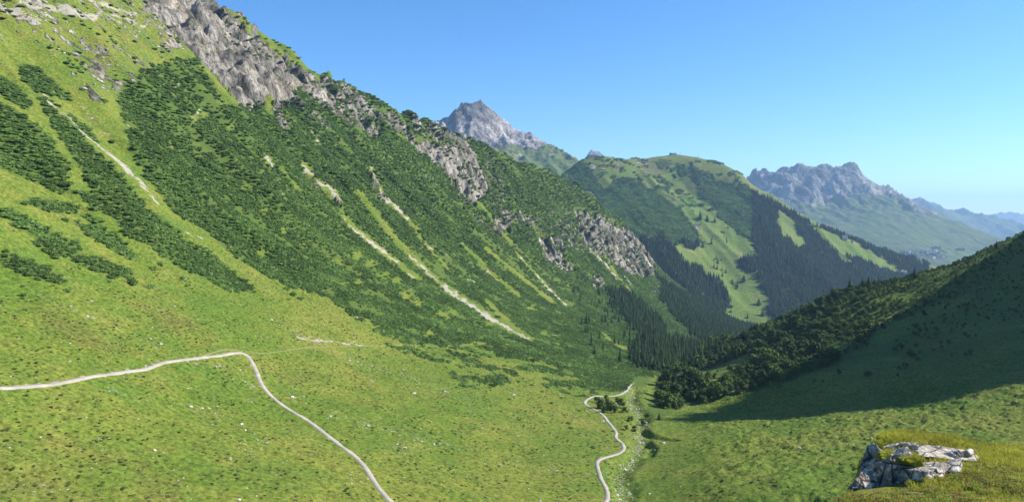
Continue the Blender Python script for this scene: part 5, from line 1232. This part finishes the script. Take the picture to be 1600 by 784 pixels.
# trees between the houses and on the valley side
_px, _py = RS.uniform(1405, 1482, 150), RS.uniform(392, 404, 150); _pts = [ray_hit(RG, a, b, 4200, 7000) for a, b in zip(_px, _py)]; _pts += [ray_hit(RG, a, b, 4200, 7000) for a, b in zip(RS.uniform(1455, 1470, 40), RS.uniform(386.5, 389.5, 40))] + [ray_hit(RG, a, b, 4200, 7000) for a, b in zip(RS.uniform(1493, 1507, 40), RS.uniform(389, 392, 40))]
_pts = np.array([p for p in _pts if p is not None]); _h = RS.uniform(9, 18, len(_pts)); mass('village_trees', _pts, np.stack([_h * 1.5, _h * 1.5, _h], 1), RS.uniform(0, 6.28, len(_pts)), SPRUCE_J)
# steel and timber snow fences under the summit and under the hut
def snow_fence(p0, p1, q0, q1, label, group):
    pts = [mid_at(p0 + (p1 - p0) * t, q0 + (q1 - q0) * t) for t in np.linspace(0, 1, 9)]
    pts = [Vector(p) for p in pts if p is not None]
    if len(pts) < 2: return
    r = bpy.data.objects.new('snow_fence', None); COL.objects.link(r); r.location = pts[0]; tag(r, label, 'snow fence', group)
    bars = [([], []) for _ in range(3)]
    for a, b in zip(pts[:-1], pts[1:]):
        if abs(b.y - a.y) > 60: continue
        for i, (V, Fc) in enumerate(bars):
            zz = 1.0 + i * 1.15; k = len(V)
            for p in (a, b):
                q = p - pts[0]; V += [(q.x, q.y - .12, q.z + zz), (q.x, q.y + .12, q.z + zz), (q.x, q.y + .12, q.z + zz + .8), (q.x, q.y - .12, q.z + zz + .8)]
            Fc += [(k, k + 4, k + 7, k + 3), (k + 3, k + 7, k + 6, k + 2), (k + 2, k + 6, k + 5, k + 1), (k + 1, k + 5, k + 4, k)]
    for V, Fc in bars:
        if Fc: put('crossbar', make_mesh('crossbar', V, Fc, [MAT_TIMBER]), parent=r)
    Vp, Fp = [], []; box(Vp, Fp, -.25, .25, .15, .6, -1.5, 5.0); pm = make_mesh('post', Vp, Fp, [MAT_STEEL])
    for p in pts[::2]: put('post', pm, p - pts[0], r)
for i, (q, a, b) in enumerate([(251.5, 1030, 1050), (254, 1012, 1048), (256.5, 1005, 1050), (259.5, 1000, 1046), (262.5, 1003, 1044), (265.5, 1006, 1042), (269, 1000, 1048), (272.5, 1002, 1040), (276, 996, 1034)]):
    snow_fence(a, b, q - .6, q + .8, ['uppermost', 'second', 'third', 'fourth', 'fifth', 'sixth', 'seventh', 'eighth', 'lowest'][i] + ' long snow fence row under the summit station, counted from above', 'snow fences under the summit station')
for i, (q, a, b) in enumerate([(259, 936, 947), (261.5, 935, 950), (266, 936, 946), (270, 937, 950), (318, 937, 948), (324, 935, 950)]):
    snow_fence(a, b, q, q + .6, ['uppermost', 'second', 'third', 'fourth', 'fifth', 'lowest'][i] + ' short snow fence right below the long hut, counted from above', 'snow fences below the hut')
for i, (q, a, b) in enumerate([(261.5, 1070, 1088), (264.5, 1072, 1086), (268, 1069, 1084), (272, 1068, 1083)]):
    snow_fence(a, b, q, q + .6, ['uppermost', 'second', 'third', 'lowest'][i] + ' snow fence in the group right of the dark tree strip', 'snow fences right of the dark tree strip')
print('buildings', n_h, time.time() - T00)
# ================================================================ the air
def haze():
    L, zb, zt = 22900.0, -450.0, 760.0
    V = [(sx * L, sy * L, z) for z in (zb, zt) for sx, sy in ((-1, -1), (1, -1), (1, 1), (-1, 1))]
    me = make_mesh('haze', V, [(3, 2, 1, 0), (4, 5, 6, 7), (0, 1, 5, 4), (1, 2, 6, 5), (2, 3, 7, 6), (3, 0, 4, 7)])
    m = bpy.data.materials.new('haze_air'); m.use_nodes = True; t = m.node_tree; t.nodes.clear()
    o = t.nodes.new('ShaderNodeOutputMaterial'); v = t.nodes.new('ShaderNodeVolumePrincipled')
    v.inputs['Color'].default_value = (.40, .66, 1.0, 1); v.inputs['Density'].default_value = 6.4e-5; v.inputs['Anisotropy'].default_value = 0.25
    t.links.new(v.outputs[0], o.inputs['Volume']); me.materials.append(m)
    tag(put('haze', me), kind='stuff')
haze()
print('done', time.time() - T00, 'objects', len(bpy.data.objects))
